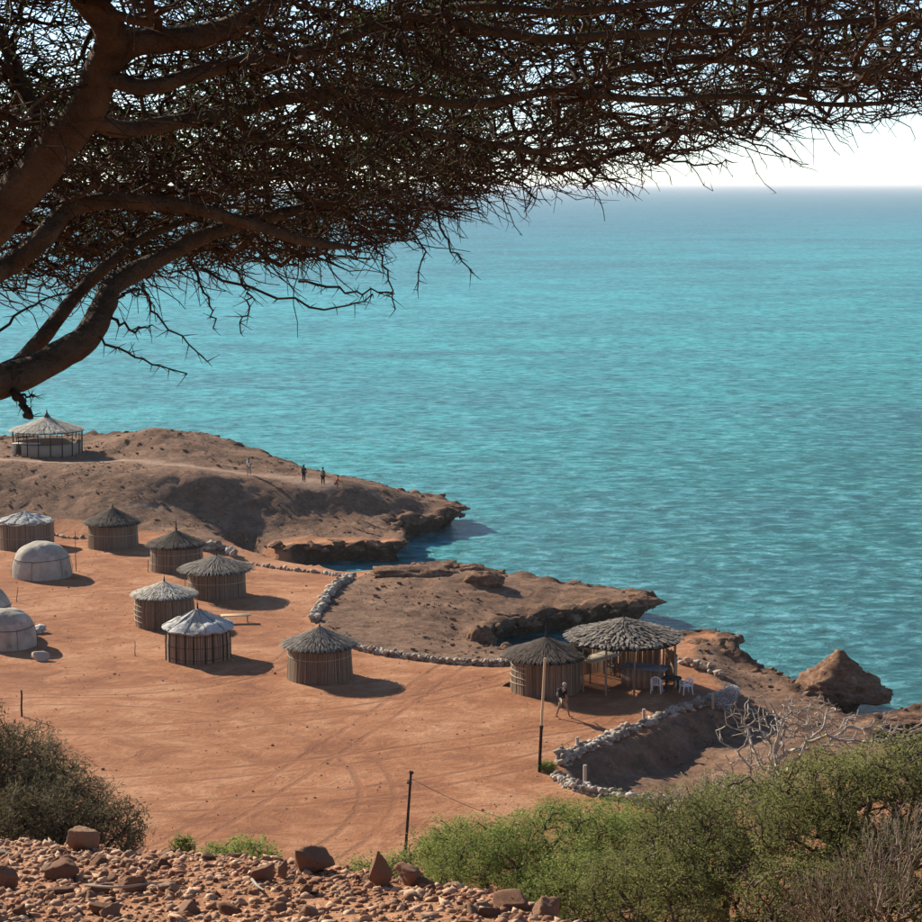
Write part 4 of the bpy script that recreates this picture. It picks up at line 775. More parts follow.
big_rock('upright orange rock standing on the scree rim', 380, 888, 24, 40, 2, 0.15, sharp=.35)
big_rock('squat tan rock right of the upright orange rock', 406, 884, 30, 22, 3, 0.4)
big_rock('pale round rock left of the large blunt rock', 263, 882, 26, 18, 4)
big_rock('small pointed rock beside the pale round rock', 283, 878, 14, 20, 5, sharp=0.4)
big_rock('brown square rock lying in the shade of the dry bush', 84, 846, 30, 24, 6)
big_rock('pair-like split stone left on the scree, lit on top', 63, 880, 34, 22, 7, 0.2)
big_rock('blocky tan stone in the middle of the scree, above a fallen twig', 132, 893, 30, 20, 8)
big_rock('pale flat rock at the right end of the scree rim', 512, 908, 38, 16, 9)
big_rock('crumbling orange rock at the far right tip of the scree', 547, 914, 30, 20, 10)
big_rock('reddish stone at the bottom left corner of the scree', 6, 888, 26, 26, 11)
big_rock('flat dark stone near the bottom edge of the scree', 105, 914, 30, 14, 12)
def fallen_twig(label, uv, seed):
    pts = []
    for u, v in uv:
        Y = 4.2 * S
        for _ in range(50):
            q = atd(u, v, Y); Y += np.clip((q[2] - float(hill_z(q[:1], np.array([Y]))[0])) * 0.8, -.3, .3); Y = min(max(Y, 3 * S), 7 * S)
        pts.append((q[0], Y, float(hill_z(q[:1], np.array([Y]))[0]) + 0.03))
    P = smooth_line(pts, 14); o = MB().tube(P, np.linspace(0.0055, 0.003, 14), 6, 0.4).build('fallen_twig', M['twig_pale'], None, True); tag(o, label, 'twig')
fallen_twig('thin pale fallen twig lying across the scree', ((86, 894), (120, 896), (150, 892), (175, 890)), 1)
fallen_twig('short pale twig lying on the scree below the large blunt rock', ((252, 888), (258, 895), (264, 899)), 2)

# broken rock along the lips of the headlands
def shore_rubble():
    r = np.random.default_rng(77); pts = []
    P = np.array(coast[2:-6]); L = np.hypot(*(np.roll(P, -1, 0) - P)[:-1].T)
    for i, l in enumerate(L):
        for f in np.arange(0, 1, 0.42 / max(l, 0.42)): pts.append(P[i] + (P[i + 1] - P[i]) * min(1, f + r.uniform(0, 0.02)))
    pts = np.array(pts); d = line_d(beach_line, pts[:, 0], pts[:, 1]); pts = pts[d > 2.0]; pts = np.repeat(pts, 2, 0) + r.normal(0, 0.5, (len(pts) * 2, 2)); sdv = poly_sd(coast, pts[:, 0], pts[:, 1]); sdv = sdv + 0.75 * fbm(xyz(*pts.T), 0.30, 3, 11) + 0.45 * fbm(xyz(*pts.T), 1.1, 3, 12)
    k = (sdv > -0.15) & (sdv < 1.1); pts = pts[k]; z = gz(pts[:, 0], pts[:, 1]); n = len(pts); s = 0.14 + 0.36 * r.random(n) ** 2.2; z = z + r.uniform(-0.35, 0.08, n); pr = []
    for _ in range(9):
        V, T = stone_shape(3, r, 13, 0.32); pr.append((V * (1 + 0.18 * fbm(V, 5, 3, 9))[:, None], T))
    Vs, Ts, b = [], [], 0
    for i in range(n):
        V, T = pr[int(r.integers(9))]; a = r.uniform(0, 6.28); c_, s_ = math.cos(a), math.sin(a); R_ = np.array([[c_, -s_, 0], [s_, c_, 0], [0, 0, 1]]); Vs.append(V * s[i] * np.array((1.5, 1.1, 0.7)) @ R_.T + (pts[i][0], pts[i][1], z[i])); Ts.append(T + b); b += len(V)
    tag(link('shore_rubble', mesh_from('shore_rubble', np.vstack(Vs), np.vstack(Ts), M['rock'])), 'jagged broken rock along the headland edges', 'rubble', kind='stuff')
shore_rubble()
# ------------------------------------------------------------------ vegetation: branching grown through a cloud of targets
def grow(seed_pos, targets, bf=0.25, plen0=None):
    m = len(seed_pos); n = len(targets); pos = np.vstack([seed_pos, targets]); par = np.full(m + n, -1); plen = np.zeros(m + n)
    if plen0 is not None: plen[:m] = plen0
    best = np.full(n, 1e9); bn = np.zeros(n, int)
    for k in range(m):
        c = np.linalg.norm(targets - seed_pos[k], axis=1) + bf * plen[k]; b = c < best; best[b] = c[b]; bn[b] = k
    order = []; alive = np.ones(n, bool)
    for _ in range(n):
        i = int(np.argmin(best)); g = m + i; par[g] = bn[i]; plen[g] = plen[bn[i]] + np.linalg.norm(pos[g] - pos[bn[i]]); best[i] = np.inf; alive[i] = False; order.append(g)
        c = np.linalg.norm(targets - targets[i], axis=1) + bf * plen[g]; b = alive & (c < best); best[b] = c[b]; bn[b] = g
    cnt = np.ones(m + n); nch = np.zeros(m + n, int)
    for g in reversed(order): cnt[par[g]] += cnt[g]; nch[par[g]] += 1
    return pos, par, cnt, nch, np.array(order)
def twig_mesh(pos, par, cnt, order, r, r0, pw, kink=0.16, sides=4, rmax=0.05, parts=3, m=0):
    B = pos[order]; A = pos[par[order]]; L = np.linalg.norm(B - A, axis=1); rb = np.minimum(r0 * cnt[order] ** pw, rmax); ra = np.minimum(r0 * np.maximum(cnt[par[order]], 1) ** pw, rb * 1.25)
    mb = MB(); prev = A; col = np.clip(r.normal(0.45, 0.25, len(order)), 0, 1)
    for s in range(1, parts + 1):
        f = s / parts; cur = A + (B - A) * f
        if s < parts: cur = cur + r.normal(0, 1, A.shape) * (kink * L / parts)[:, None]
        mb.sticks(prev, cur, ra + (rb - ra) * (f - 1 / parts), ra + (rb - ra) * f, sides, col); prev = cur
    return mb
def quads(mb, P, D, N, ln, wd, c):
    """leaf blades: at P along D, width across N"""
    D = D / (np.linalg.norm(D, axis=1, keepdims=True) + 1e-9); S = np.cross(D, N); S /= np.linalg.norm(S, axis=1, keepdims=True) + 1e-9
    ln = np.broadcast_to(ln, (len(P),))[:, None]; wd = np.broadcast_to(wd, (len(P),))[:, None]
    V = np.stack([P, P + D * ln * 0.5 + S * wd * 0.5, P + D * ln, P + D * ln * 0.5 - S * wd * 0.5], 1).reshape(-1, 3); i = np.arange(len(P))[:, None] * 4
    mb.add(V, i + np.array([0, 1, 2, 3]), c=np.repeat(c, 4))
def rdir(r, n, flat=1.0):
    d = r.normal(size=(n, 3)); d[:, 2] *= flat; return d / (np.linalg.norm(d, axis=1, keepdims=True) + 1e-9)

# ------------------------------------------------------------------ the thorn tree overhead
def thorn_tree():
    r = np.random.default_rng(2024)
    K = 0.64 * S; base = np.array((-2.8, 3.4 * S, float(hill_z(np.array([-2.8]), np.array([3.4 * S]))[0])))
    root = thing('thorn_tree', 'dark spreading thorn tree whose bare twiggy crown hangs across the top', 'tree', base)
    def A(*l): return np.array([atd(u, v, Y * K) for u, v, Y in l])
    fork = np.array((-2.10, 3.33 * S, 25.36)); low = np.array((-2.26, 3.36 * S, 24.95))
    limbs = [  # points, radius start, radius end
        (np.vstack([base - (0, 0, 0.3), base + (0.10, 0, 0.4), low, fork]), 0.30, 0.22, 'trunk'),
        (np.vstack([fork, A((-60, 255, 5.0), (0, 212, 4.9), (50, 160, 4.8), (88, 110, 4.7), (108, 62, 4.6), (112, 25, 4.5), (84, -10, 4.4), (70, -60, 4.3))]), 0.15, 0.07, 'limb'),
        (np.vstack([A((108, 66, 4.6), (135, 42, 4.6), (180, 36, 4.6), (225, 27, 4.6), (262, 6, 4.6), (300, -25, 4.6))]), 0.085, 0.05, 'limb'),
        (np.vstack([A((60, 150, 4.8), (30, 105, 4.9), (12, 60, 5.0), (-10, 20, 5.0), (-60, -20, 5.0))]), 0.05, 0.03, 'limb'),
        (np.vstack([low, A((-60, 400, 5.2), (0, 383, 5.3), (40, 365, 5.4), (80, 338, 5.5), (98, 310, 5.6), (110, 285, 5.7), (150, 262, 5.8), (210, 232, 5.9), (270, 214, 6.0), (340, 200, 6.1), (420, 190, 6.2))]), 0.13, 0.03, 'limb'),
        (np.vstack([low + (0, 0.1, 0.1), A((-20, 382, 5.5), (20, 362, 5.6), (45, 330, 5.6), (70, 300, 5.7), (100, 270, 5.8), (140, 240, 5.9), (200, 215, 6.0))]), 0.07, 0.03, 'limb'),
        (np.vstack([fork, A((-40, 285, 5.2), (0, 268, 5.3), (40, 240, 5.3), (70, 208, 5.4), (120, 198, 5.4), (180, 202, 5.5), (225, 215, 5.6), (300, 238, 5.8), (360, 250, 6.0))]), 0.085, 0.03, 'limb'),
        (np.vstack([A((88, 112, 4.7), (120, 128, 4.9), (170, 122, 5.1), (230, 112, 5.3), (300, 96, 5.4), (390, 92, 5.5), (470, 104, 5.7), (560, 92, 5.9), (650, 100, 6.1), (740, 96, 6.3), (830, 104, 6.5), (920, 98, 6.7))]), 0.055, 0.018, 'limb'),
        (np.vstack([A((105, 75, 4.6), (150, 85, 4.6), (220, 64, 4.7), (300, 52, 4.9), (390, 24, 5.0), (470, 30, 5.1), (560, 38, 5.3), (660, 33, 5.5), (760, 30, 5.7), (860, 20, 5.9), (960, 18, 6.1))]), 0.05, 0.018, 'limb'),
        (np.vstack([A((300, 96, 5.4), (340, 120, 5.6), (400, 128, 5.8), (470, 140, 6.0), (540, 150, 6.2), (620, 140, 6.4), (700, 132, 6.6), (770, 110, 6.8))]), 0.034, 0.012, 'limb'),
        (np.vstack([A((390, 24, 5.0), (470, 6, 4.8), (560, 10, 4.7), (660, 4, 4.6), (780, -8, 4.6))]), 0.032, 0.014, 'limb'),
        (np.vstack([A((180, 202, 5.5), (230, 185, 5.8), (300, 165, 6.2), (380, 155, 6.6), (460, 165, 7.0), (540, 168, 7.3))]), 0.035, 0.012, 'limb'),
        (np.vstack([A((560, 92, 5.9), (620, 70, 5.8), (700, 62, 5.8), (790, 66, 5.9), (870, 70, 6.0), (940, 84, 6.1))]), 0.03, 0.012, 'limb'),
        (np.vstack([A((230, 112, 5.3), (260, 140, 5.5), (320, 150, 5.6), (352, 165, 5.7), (420, 120, 5.8), (470, 84, 5.8))]), 0.03, 0.012, 'limb'),
    ]
    seeds, sr, pl = [], [], []; d0 = 0
    for pts, r0, r1, nm in limbs:
        r0, r1 = r0 * 0.40, r1 * 0.36
        n = max(14, len(pts) * 5); P = smooth_line(pts, n); P = P + 0.022 * np.stack([fbm(P * 3.0 + 9 * k, 1.0, 2, 300 + k) for k in range(3)], 1) * (0.4 + r0 * 6); R = np.linspace(r0, r1, n) * (1 + 0.10 * fbm(P, 5, 2, 33))
        k = 12 if r0 > 0.02 else 8; R[-3:] *= (0.8, 0.5, 0.2); V, Q = tube(P - base, R, k); nn = fbm(V, 16, 3, 44); c = np.repeat(P - base, k, axis=0); V = c + (V - c) * (1 + 0.20 * nn)[:, None]
        MB().add(V, Q, c=np.clip(0.5 + 0.5 * nn, 0, 1)).build(nm, M['bark'], root, True)
        if nm == 'limb':
            ll = np.concatenate([[0], np.cumsum(np.linalg.norm(np.diff(P, axis=0), axis=1))])
            seeds.append(P[2:]); pl.append(ll[2:] * 0.5)
    seeds = np.vstack(seeds); pl = np.concatenate(pl)
    # crown volume: lower surface rises from left to right and towards the viewer
    us = np.array([-300, -100, 0, 100, 200, 300, 350, 400, 450, 500, 600, 700, 800, 922, 1100, 1400.]); vl = np.array([300, 300, 300, 288, 276, 268, 262, 240, 212, 192, 172, 148, 122, 96, 80, 60.])
    YR = 4.2 * S; zr = np.array([atd(461, v, YR)[2] for v in vl]); xr = (us - 461) / FPX * (YR + 0.1)
    def zlow(x, y): return np.interp(x, xr, zr) + 0.20 * np.clip(YR - y, 0, 9) - 0.013 * np.clip(y - YR, 0, 9) + 0.07 * fbm(xyz(x, y), 1.7, 3, 81)
    N = 17500; x = np.where(r.random(N * 3) < 0.30, r.uniform(-1.95, 0.1, N * 3), r.uniform(-1.95, 3.0, N * 3)); y = (2.15 + 4.1 * r.random(N * 3) ** 0.9) * S; lo = zlow(x, y); th = (0.22 + 0.50 * np.clip(1 - np.abs(x - 0.2) / 4.2, 0.3, 1)); h = r.random(N * 3) ** 1.15
    clump = fbm(xyz(x, y, h * 1.3), 1.5, 3, 82); ok = (clump > -0.24 + 0.12 * sstep(0.6, 2.2, x)) & (y < (5.5 + 0.7 * np.clip(x, -2, 1)) * S)
    x, y, z_ = x[ok][:N], y[ok][:N], (lo + h * th)[ok][:N]
    T = xyz(x, y, z_); pos, par, cnt, nch, order = grow(seeds, T, 0.22, pl)
    mb = twig_mesh(pos - base, par, cnt, order, r, 0.0020, 0.31, 0.17, 4, 0.009, 2)
    for rep in range(3):                                            # fine side twigs
        A0 = pos[order] + (pos[par[order]] - pos[order]) * r.random((len(order), 1)); k_ = r.random(len(order)) < 0.50 - 0.28 * sstep(-0.2, 1.3, A0[:, 0]); A0 = A0[k_] - base; n = len(A0); d_ = rdir(r, n, 0.55) + np.array((0.35, 0, 0)); d_ /= np.linalg.norm(d_, axis=1, keepdims=True); l_ = r.uniform(0.05, 0.17, n)[:, None]; B0 = A0 + d_ * l_ * 0.5; C0 = B0 + (d_ + r.normal(0, 0.35, (n, 3))) * l_ * 0.5
        cc_ = np.clip(r.normal(0.4, 0.25, n), 0, 1); mb.sticks(A0, B0, 0.0021, 0.0018, 3, cc_); mb.sticks(B0, C0, 0.0018, 0.0010, 3, cc_)
    # long slender shoots running outward through the crown
    n = 420; x0_ = r.uniform(-1.9, 2.4, n); y0_ = r.uniform(2.2 * S, 6.0 * S, n); P = xyz(x0_, y0_, zlow(x0_, y0_) + r.uniform(0.10, 0.55, n)) - base; d = np.stack([r.uniform(0.6, 1.0, n), r.normal(0, 0.45, n), r.normal(0.12, 0.12, n)], 1); d /= np.linalg.norm(d, axis=1, keepdims=True); ln = r.uniform(0.25, 0.85, n); rs = r.uniform(0.0028, 0.0065, n); cl_ = np.clip(r.normal(0.6, 0.25, n), 0, 1)
    for s in range(9):
        q = P + d * (ln / 9)[:, None]; mb.sticks(P, q, rs * (1 - s / 11), rs * (1 - (s + 1) / 11), 4, cl_); P = q; d = d + r.normal(0, 0.16, (n, 3)); d /= np.linalg.norm(d, axis=1, keepdims=True)
    # hanging and outreaching end twigs, zigzag, on the lower side
    m0 = len(seeds); tips = order[nch[order] == 0]; under = tips[(pos[tips][:, 2] - zlow(pos[tips][:, 0], pos[tips][:, 1])) < 0.13]
    n = len(under); d = pos[under] - pos[par[under]]; d /= np.linalg.norm(d, axis=1, keepdims=True) + 1e-9
    d = d * 0.5 + np.array((0.55, 0.15, -0.20)) + r.normal(0, 0.34, (n, 3)); d /= np.linalg.norm(d, axis=1, keepdims=True); P = pos[under] - base; ln = r.uniform(0.03, 0.20, n) * np.where(r.random(n) < 0.15, 1.5, 1); thP, thD = [], []
    for s in range(5):
        q = P + d * (ln / 5)[:, None]; mb.sticks(P, q, 0.0026 - 0.0003 * s, 0.0023 - 0.0003 * s, 4, np.full(n, 0.3)); thP.append(q.copy()); thD.append(d.copy()); P = q; d = d + r.normal(0, 0.26, (n, 3)) + np.array((0.06, 0, -0.03)); d /= np.linalg.norm(d, axis=1, keepdims=True)
    # thorns in pairs
    tp = np.vstack(thP + [pos[under] - base]); k = r.random(len(tp)) < 0.5; tp = tp[k]; n = len(tp); dd = rdir(r, n, 1.2); dd[:, 2] -= 0.35; dd /= np.linalg.norm(dd, axis=1, keepdims=True)
    mb.sticks(tp, tp + dd * r.uniform(0.012, 0.042, n)[:, None], 0.0014, 0.0003, 3, np.full(n, 0.4))
    # a few long bare shoots with thorns, as at the crown edge
    shoots = [((560, 150, 6.2), (600, 170, 6.1), (632, 195, 6.05)), ((470, 180, 6.2), (510, 178, 6.1), (540, 202, 6.0)), ((700, 120, 6.3), (750, 142, 6.1), (800, 162, 6.0)), ((640, 150, 6.3), (700, 165, 6.2), (735, 162, 6.1)), ((760, 80, 6.0), (830, 92, 5.9), (905, 102, 5.8)), ((790, 112, 6.0), (850, 122, 5.9), (930, 110, 5.8)), ((380, 220, 6.0), (420, 240, 6.0), (418, 288, 5.9)), ((360, 225, 5.9), (382, 260, 5.9), (396, 308, 5.8)),
              ((200, 270, 5.8), (290, 300, 5.6), (340, 308, 5.5), (372, 296, 5.5)), ((95, 335, 5.5), (130, 355, 5.5), (182, 372, 5.4)), ((140, 285, 5.7), (160, 318, 5.6), (208, 362, 5.5)), ((190, 262, 5.8), (205, 295, 5.7), (216, 328, 5.7)), ((110, 318, 5.6), (135, 330, 5.5), (152, 326, 5.5)), ((240, 280, 5.7), (248, 300, 5.7), (238, 330, 5.6)), ((430, 200, 6.1), (450, 245, 6.0), (470, 268, 6.0)), ((300, 280, 5.8), (350, 290, 5.7), (395, 292, 5.6)), ((420, 205, 6.1), (450, 215, 6.0), (475, 208, 6.0)), ((0, 330, 5.4), (40, 300, 5.5), (80, 290, 5.6)), ((10, 385, 5.3), (22, 400, 5.25), (30, 420, 5.2)), ((14, 388, 5.3), (24, 396, 5.3), (34, 394, 5.3)), ((500, 165, 6.1), (530, 190, 6.0), (528, 206, 6.0)), ((120, 296, 5.6), (135, 290, 5.6), (150, 296, 5.5))]
    for i, sh in enumerate(shoots):
        P = smooth_line([atd(s[0], s[1], s[2] * K) - base for s in sh], 12); P = P + r.normal(0, 0.005, P.shape); rr = (0.012, 0.009) if sh[0] == (10, 385, 5.3) else (0.0042, 0.0018); mb.tube(P, np.linspace(*rr, 12), 5, 0.3); kk = np.repeat(np.arange(2, 12), 2); dd = rdir(r, len(kk)); dd[:, 2] -= 0.4; dd /= np.linalg.norm(dd, axis=1, keepdims=True); mb.sticks(P[kk], P[kk] + dd * r.uniform(0.015, 0.05, len(kk))[:, None], 0.0017, 0.0005, 3, 0.3)
    tw = mb.build('twigs', M['twig'], root); tw['kind'] = 'stuff'
    # small feathery leaves in the upper crown
    hgt = pos[tips][:, 2] - zlow(pos[tips][:, 0], pos[tips][:, 1]); up = tips[(hgt > 0.10) & (r.random(len(tips)) < 0.62 - 0.47 * sstep(0.0, 1.6, pos[tips][:, 0]))]; lf = MB(); per = 42; base_p = np.repeat(pos[up] - base, per, 0) + r.normal(0, 0.050, (len(up) * per, 3)); n = len(base_p)
    quads(lf, base_p, rdir(r, n), rdir(r, n), r.uniform(0.010, 0.020, n), r.uniform(0.004, 0.007, n), np.clip(r.normal(0.5, 0.25, n), 0, 1)); f = lf.build('crown_leaves', M['leaf_tree'], root); f['kind'] = 'stuff'
thorn_tree()
# ------------------------------------------------------------------ shrubs
def shrub(name, label, cat, base, lobes, npts, leaf, twig, leaves_per, lsize, seed, r0=0.004, pw=0.42, bf=0.35, group=None, tipfrac=1.0, spread=0.06, bare=0, lflat=1.0, stems=5, kink=0.15, rmax=0.06, shell=0.45, frond=False):
    """lobes: list of (centre xyz relative to base, radii)"""
    r = np.random.default_rng(seed); root = thing(name, label, cat, base, 0, group); T = []
    tot = sum(np.prod(l[1]) ** (2 / 3) for l in lobes)
    for c, rad in lobes:
        n = int(npts * np.prod(rad) ** (2 / 3) / tot); d = rdir(r, n); rr = (shell + (1 - shell) * r.random(n)) ** 0.6; p = d * rr[:, None]; p = p * (1 + 0.30 * fbm(d * 1.3 + np.array(c), 1.6, 3, seed))[:, None] * np.array(rad) + np.array(c); T.append(p)
    T = np.vstack(T); T = T[T[:, 2] > 0.02]
    seeds = [np.zeros((1, 3))]
    for c, rad in lobes:
        P = np.linspace((r.normal(0, .05), r.normal(0, .05), 0), np.array(c) * np.array((.8, .8, .7)), 7)[1:]; P[1:-1] += r.normal(0, 0.03, P[1:-1].shape); seeds.append(P)
    seeds = np.vstack(seeds); trunk = MB()
    for i, (c, rad) in enumerate(lobes):
        P = np.vstack([[(0, 0, -0.12)], seeds[1 + i * 6:7 + i * 6]]); trunk.tube(P, np.linspace(rmax * 0.8, rmax * 0.3, len(P)), 7, 0.5)
    trunk.build('trunk' if cat == 'tree' else 'stem', M[twig], root, True)
    pos, par, cnt, nch, order = grow(seeds, T, bf, np.linalg.norm(seeds, axis=1)); b = twig_mesh(pos, par, cnt, order, r, r0, pw, kink, 4, rmax * 0.6, 2).build('branches', M[twig], root); b['kind'] = 'stuff'
    if leaves_per:
        tips = order[nch[order] <= 1]; tips = tips[r.random(len(tips)) < tipfrac]; out = pos[tips] - pos[par[tips]]; out /= np.linalg.norm(out, axis=1, keepdims=True) + 1e-9
        clump = 0.5 + 0.9 * fbm(pos[tips], 1.4, 3, seed + 1); lf = MB(); n = len(tips) * leaves_per; P0 = np.repeat(pos[tips], leaves_per, 0); O = np.repeat(out, leaves_per, 0); cl = np.repeat(clump, leaves_per)
        if frond:
            f = r.uniform(-0.6, 1.0, n)[:, None] * spread * 2.0; P = P0 + O * f + r.normal(0, spread * 0.45, (n, 3)) * np.array((1, 1, 0.6)); D = O * 0.5 + rdir(r, n, 0.5)
        else: P = P0 + r.normal(0, spread, (n, 3)); D = O * 0.4 + rdir(r, n, lflat)
        quads(lf, P, D, rdir(r, n), lsize[0] * r.uniform(0.6, 1.3, n), lsize[1] * r.uniform(0.7, 1.3, n), np.clip(cl + r.normal(0, 0.2, n), 0, 1)); l = lf.build('foliage', M[leaf], root); l['kind'] = 'stuff'
    return root
def hb(x, y, dz=0): return (x, y, float(hill_z(np.array([x]), np.array([y]))[0]) + dz)
def loc(u, v, Y): p = atd(u, v, Y); return p
def spot(u, Y): Y *= S; return hb((u - HALF) / FPX * (Y * CP + 8 * SP), Y)
def lobe_to(base, u, v, Y, rad): p = atd(u, v, Y * S); return (tuple(p - np.array(base)), rad)
# feathery green acacias on the slope
b = spot(560, 15.5); shrub('acacia_shrub', 'feathery bright green acacia shrub in front of the stone wall', 'shrub', b, [lobe_to(b, 570, 855, 15.0, (1.1, 0.95, 0.62)), lobe_to(b, 500, 880, 14.6, (0.85, 0.8, 0.50)), lobe_to(b, 640, 850, 15.6, (0.95, 0.9, 0.60)), lobe_to(b, 470, 850, 15.4, (0.62, 0.6, 0.36)), lobe_to(b, 600, 900, 14.0, (0.95, 0.8, 0.5))], 3200, 'leaf_green', 'twig_brown', 56, (0.038, 0.010), 501, frond=True, spread=0.075, rmax=0.07)
b = spot(680, 13.5); shrub('acacia_shrub', 'olive green acacia shrub mixed with dry pale twigs, bottom right', 'shrub', b, [lobe_to(b, 700, 850, 13.3, (0.85, 0.8, 0.55)), lobe_to(b, 650, 900, 12.6, (0.8, 0.7, 0.5)), lobe_to(b, 745, 820, 13.8, (0.75, 0.7, 0.42)), lobe_to(b, 740, 900, 12.8, (0.8, 0.7, 0.5))], 2500, 'leaf_olive', 'twig_brown', 46, (0.036, 0.010), 502, frond=True, spread=0.07, tipfrac=0.8)
b = spot(875, 12.0); shrub('acacia_tree', 'dark green acacia tree filling the lower right corner', 'tree', b, [lobe_to(b, 880, 800, 11.8, (0.75, 0.7, 0.42)), lobe_to(b, 830, 785, 12.2, (0.55, 0.6, 0.30)), lobe_to(b, 925, 770, 12.0, (0.6, 0.6, 0.35)), lobe_to(b, 900, 870, 11.4, (0.65, 0.6, 0.4)), lobe_to(b, 800, 830, 12.0, (0.5, 0.5, 0.34))], 2600, 'leaf_olive', 'twig_brown', 40, (0.032, 0.010), 503, frond=True, spread=0.06, tipfrac=0.72)
b = spot(372, 17.0); shrub('acacia_shrub', 'sparse spreading green acacia sprigs behind the scree rocks', 'shrub', b, [lobe_to(b, 415, 872, 16.5, (0.6, 0.5, 0.28)), lobe_to(b, 375, 880, 16.4, (0.5, 0.5, 0.26)), lobe_to(b, 440, 850, 16.6, (0.42, 0.4, 0.20))], 620, 'leaf_green', 'twig_brown', 26, (0.048, 0.013), 504, frond=True, spread=0.075, tipfrac=0.8)
b = spot(243, 15.0); shrub('green_bush', 'low dense green bush peeping over the scree left of centre', 'shrub', b, [lobe_to(b, 240, 868, 14.6, (0.48, 0.45, 0.30)), lobe_to(b, 215, 866, 14.8, (0.25, 0.3, 0.18))], 520, 'leaf_green', 'twig_brown', 34, (0.04, 0.013), 505, frond=True, spread=0.05)
b = spot(182, 8.0); shrub('green_bush', 'tiny green sprig at the right foot of the dry bush', 'shrub', b, [lobe_to(b, 182, 846, 7.6, (0.06, 0.06, 0.05))], 60, 'leaf_green', 'twig_brown', 12, (0.03, 0.006), 506, spread=0.02, rmax=0.01)
# dry pale thorn bushes
b = spot(800, 15.5); shrub('dry_thorn_bush', 'leafless pale thorn bush in front of the peaked shore rock', 'shrub', b, [lobe_to(b, 765, 728, 15.3, (0.60, 0.6, 0.36)), lobe_to(b, 810, 718, 15.6, (0.60, 0.5, 0.30)), lobe_to(b, 760, 775, 15.0, (0.6, 0.5, 0.34)), lobe_to(b, 860, 740, 15.2, (0.6, 0.5, 0.28)), lobe_to(b, 905, 735, 15.2, (0.4, 0.5, 0.25))], 1000, None, 'twig_pale', 0, None, 511, r0=0.0042, pw=0.33, kink=0.10, bf=0.32, shell=0.15, rmax=0.05)
b = spot(730, 14.5); shrub('dry_thorn_bush', 'low tangle of pale dead twigs above the green shrub', 'shrub', b, [lobe_to(b, 725, 792, 14.4, (0.5, 0.5, 0.24)), lobe_to(b, 675, 800, 14.6, (0.4, 0.4, 0.16)), lobe_to(b, 770, 800, 14.2, (0.5, 0.5, 0.24))], 1000, None, 'twig_pale', 0, None, 512, r0=0.0036, pw=0.34, kink=0.05, bf=0.75, shell=0.2, rmax=0.03)
b = spot(890, 10.6); shrub('dry_thorn_bush', 'grey dead branches among the dark acacia at the lower right', 'shrub', b, [lobe_to(b, 870, 880, 10.6, (0.5, 0.5, 0.36)), lobe_to(b, 820, 900, 10.6, (0.4, 0.4, 0.30)), lobe_to(b, 905, 830, 10.9, (0.4, 0.4, 0.25))], 1500, None, 'twig_dry', 0, None, 513, r0=0.0019, pw=0.34, kink=0.05, bf=0.75, shell=0.2, rmax=0.03)
b = spot(820, 11.4); shrub('acacia_shrub', 'low olive shrub under the dead branches at the bottom right corner', 'shrub', b, [lobe_to(b, 800, 905, 11.2, (0.55, 0.5, 0.40)), lobe_to(b, 890, 915, 11.0, (0.55, 0.5, 0.36)), lobe_to(b, 850, 880, 11.6, (0.5, 0.5, 0.34))], 1500, 'leaf_olive', 'twig_brown', 30, (0.03, 0.009), 514, frond=True, spread=0.055, tipfrac=0.7)
# dark dry bush on the left
b = hb(-2.55, 6.9 * S); shrub('dry_bush', 'dense dark grey-green bush at the left edge above the scree', 'shrub', b, [lobe_to(b, 0, 792, 6.7, (0.42, 0.42, 0.42)), lobe_to(b, 55, 815, 6.5, (0.30, 0.35, 0.30)), lobe_to(b, 108, 838, 6.3, (0.20, 0.26, 0.19)), lobe_to(b, -60, 790, 6.8, (0.45, 0.4, 0.42)), lobe_to(b, 30, 830, 6.2, (0.28, 0.26, 0.24))], 5200, 'leaf_grey', 'twig_brown', 16, (0.034, 0.0052), 521, r0=0.0015, spread=0.022, rmax=0.02, shell=0.3)
# silver bush at the wall end, weed by the pole
p = at(724, 703, 0); b = (p[0], p[1], float(gz(p[0], p[1])[0])); shrub('silver_bush', 'silvery white bush at the far end of the stone wall', 'shrub', b, [((0, 0, 0.62), (0.55, 0.5, 0.55)), ((0.3, 0, 0.95), (0.35, 0.35, 0.4))], 420, 'leaf_silver', 'twig_pale', 14, (0.09, 0.04), 531, r0=0.008, spread=0.07)
p = at(547, 770, 0); b = (p[0], p[1], float(gz(p[0], p[1])[0])); shrub('weed', 'small green weed clump at the foot of the tall pole', 'plant', b, [((0, 0, 0.2), (0.42, 0.3, 0.22))], 160, 'leaf_green', 'twig_brown', 14, (0.09, 0.03), 532, r0=0.006, spread=0.06, rmax=0.02)

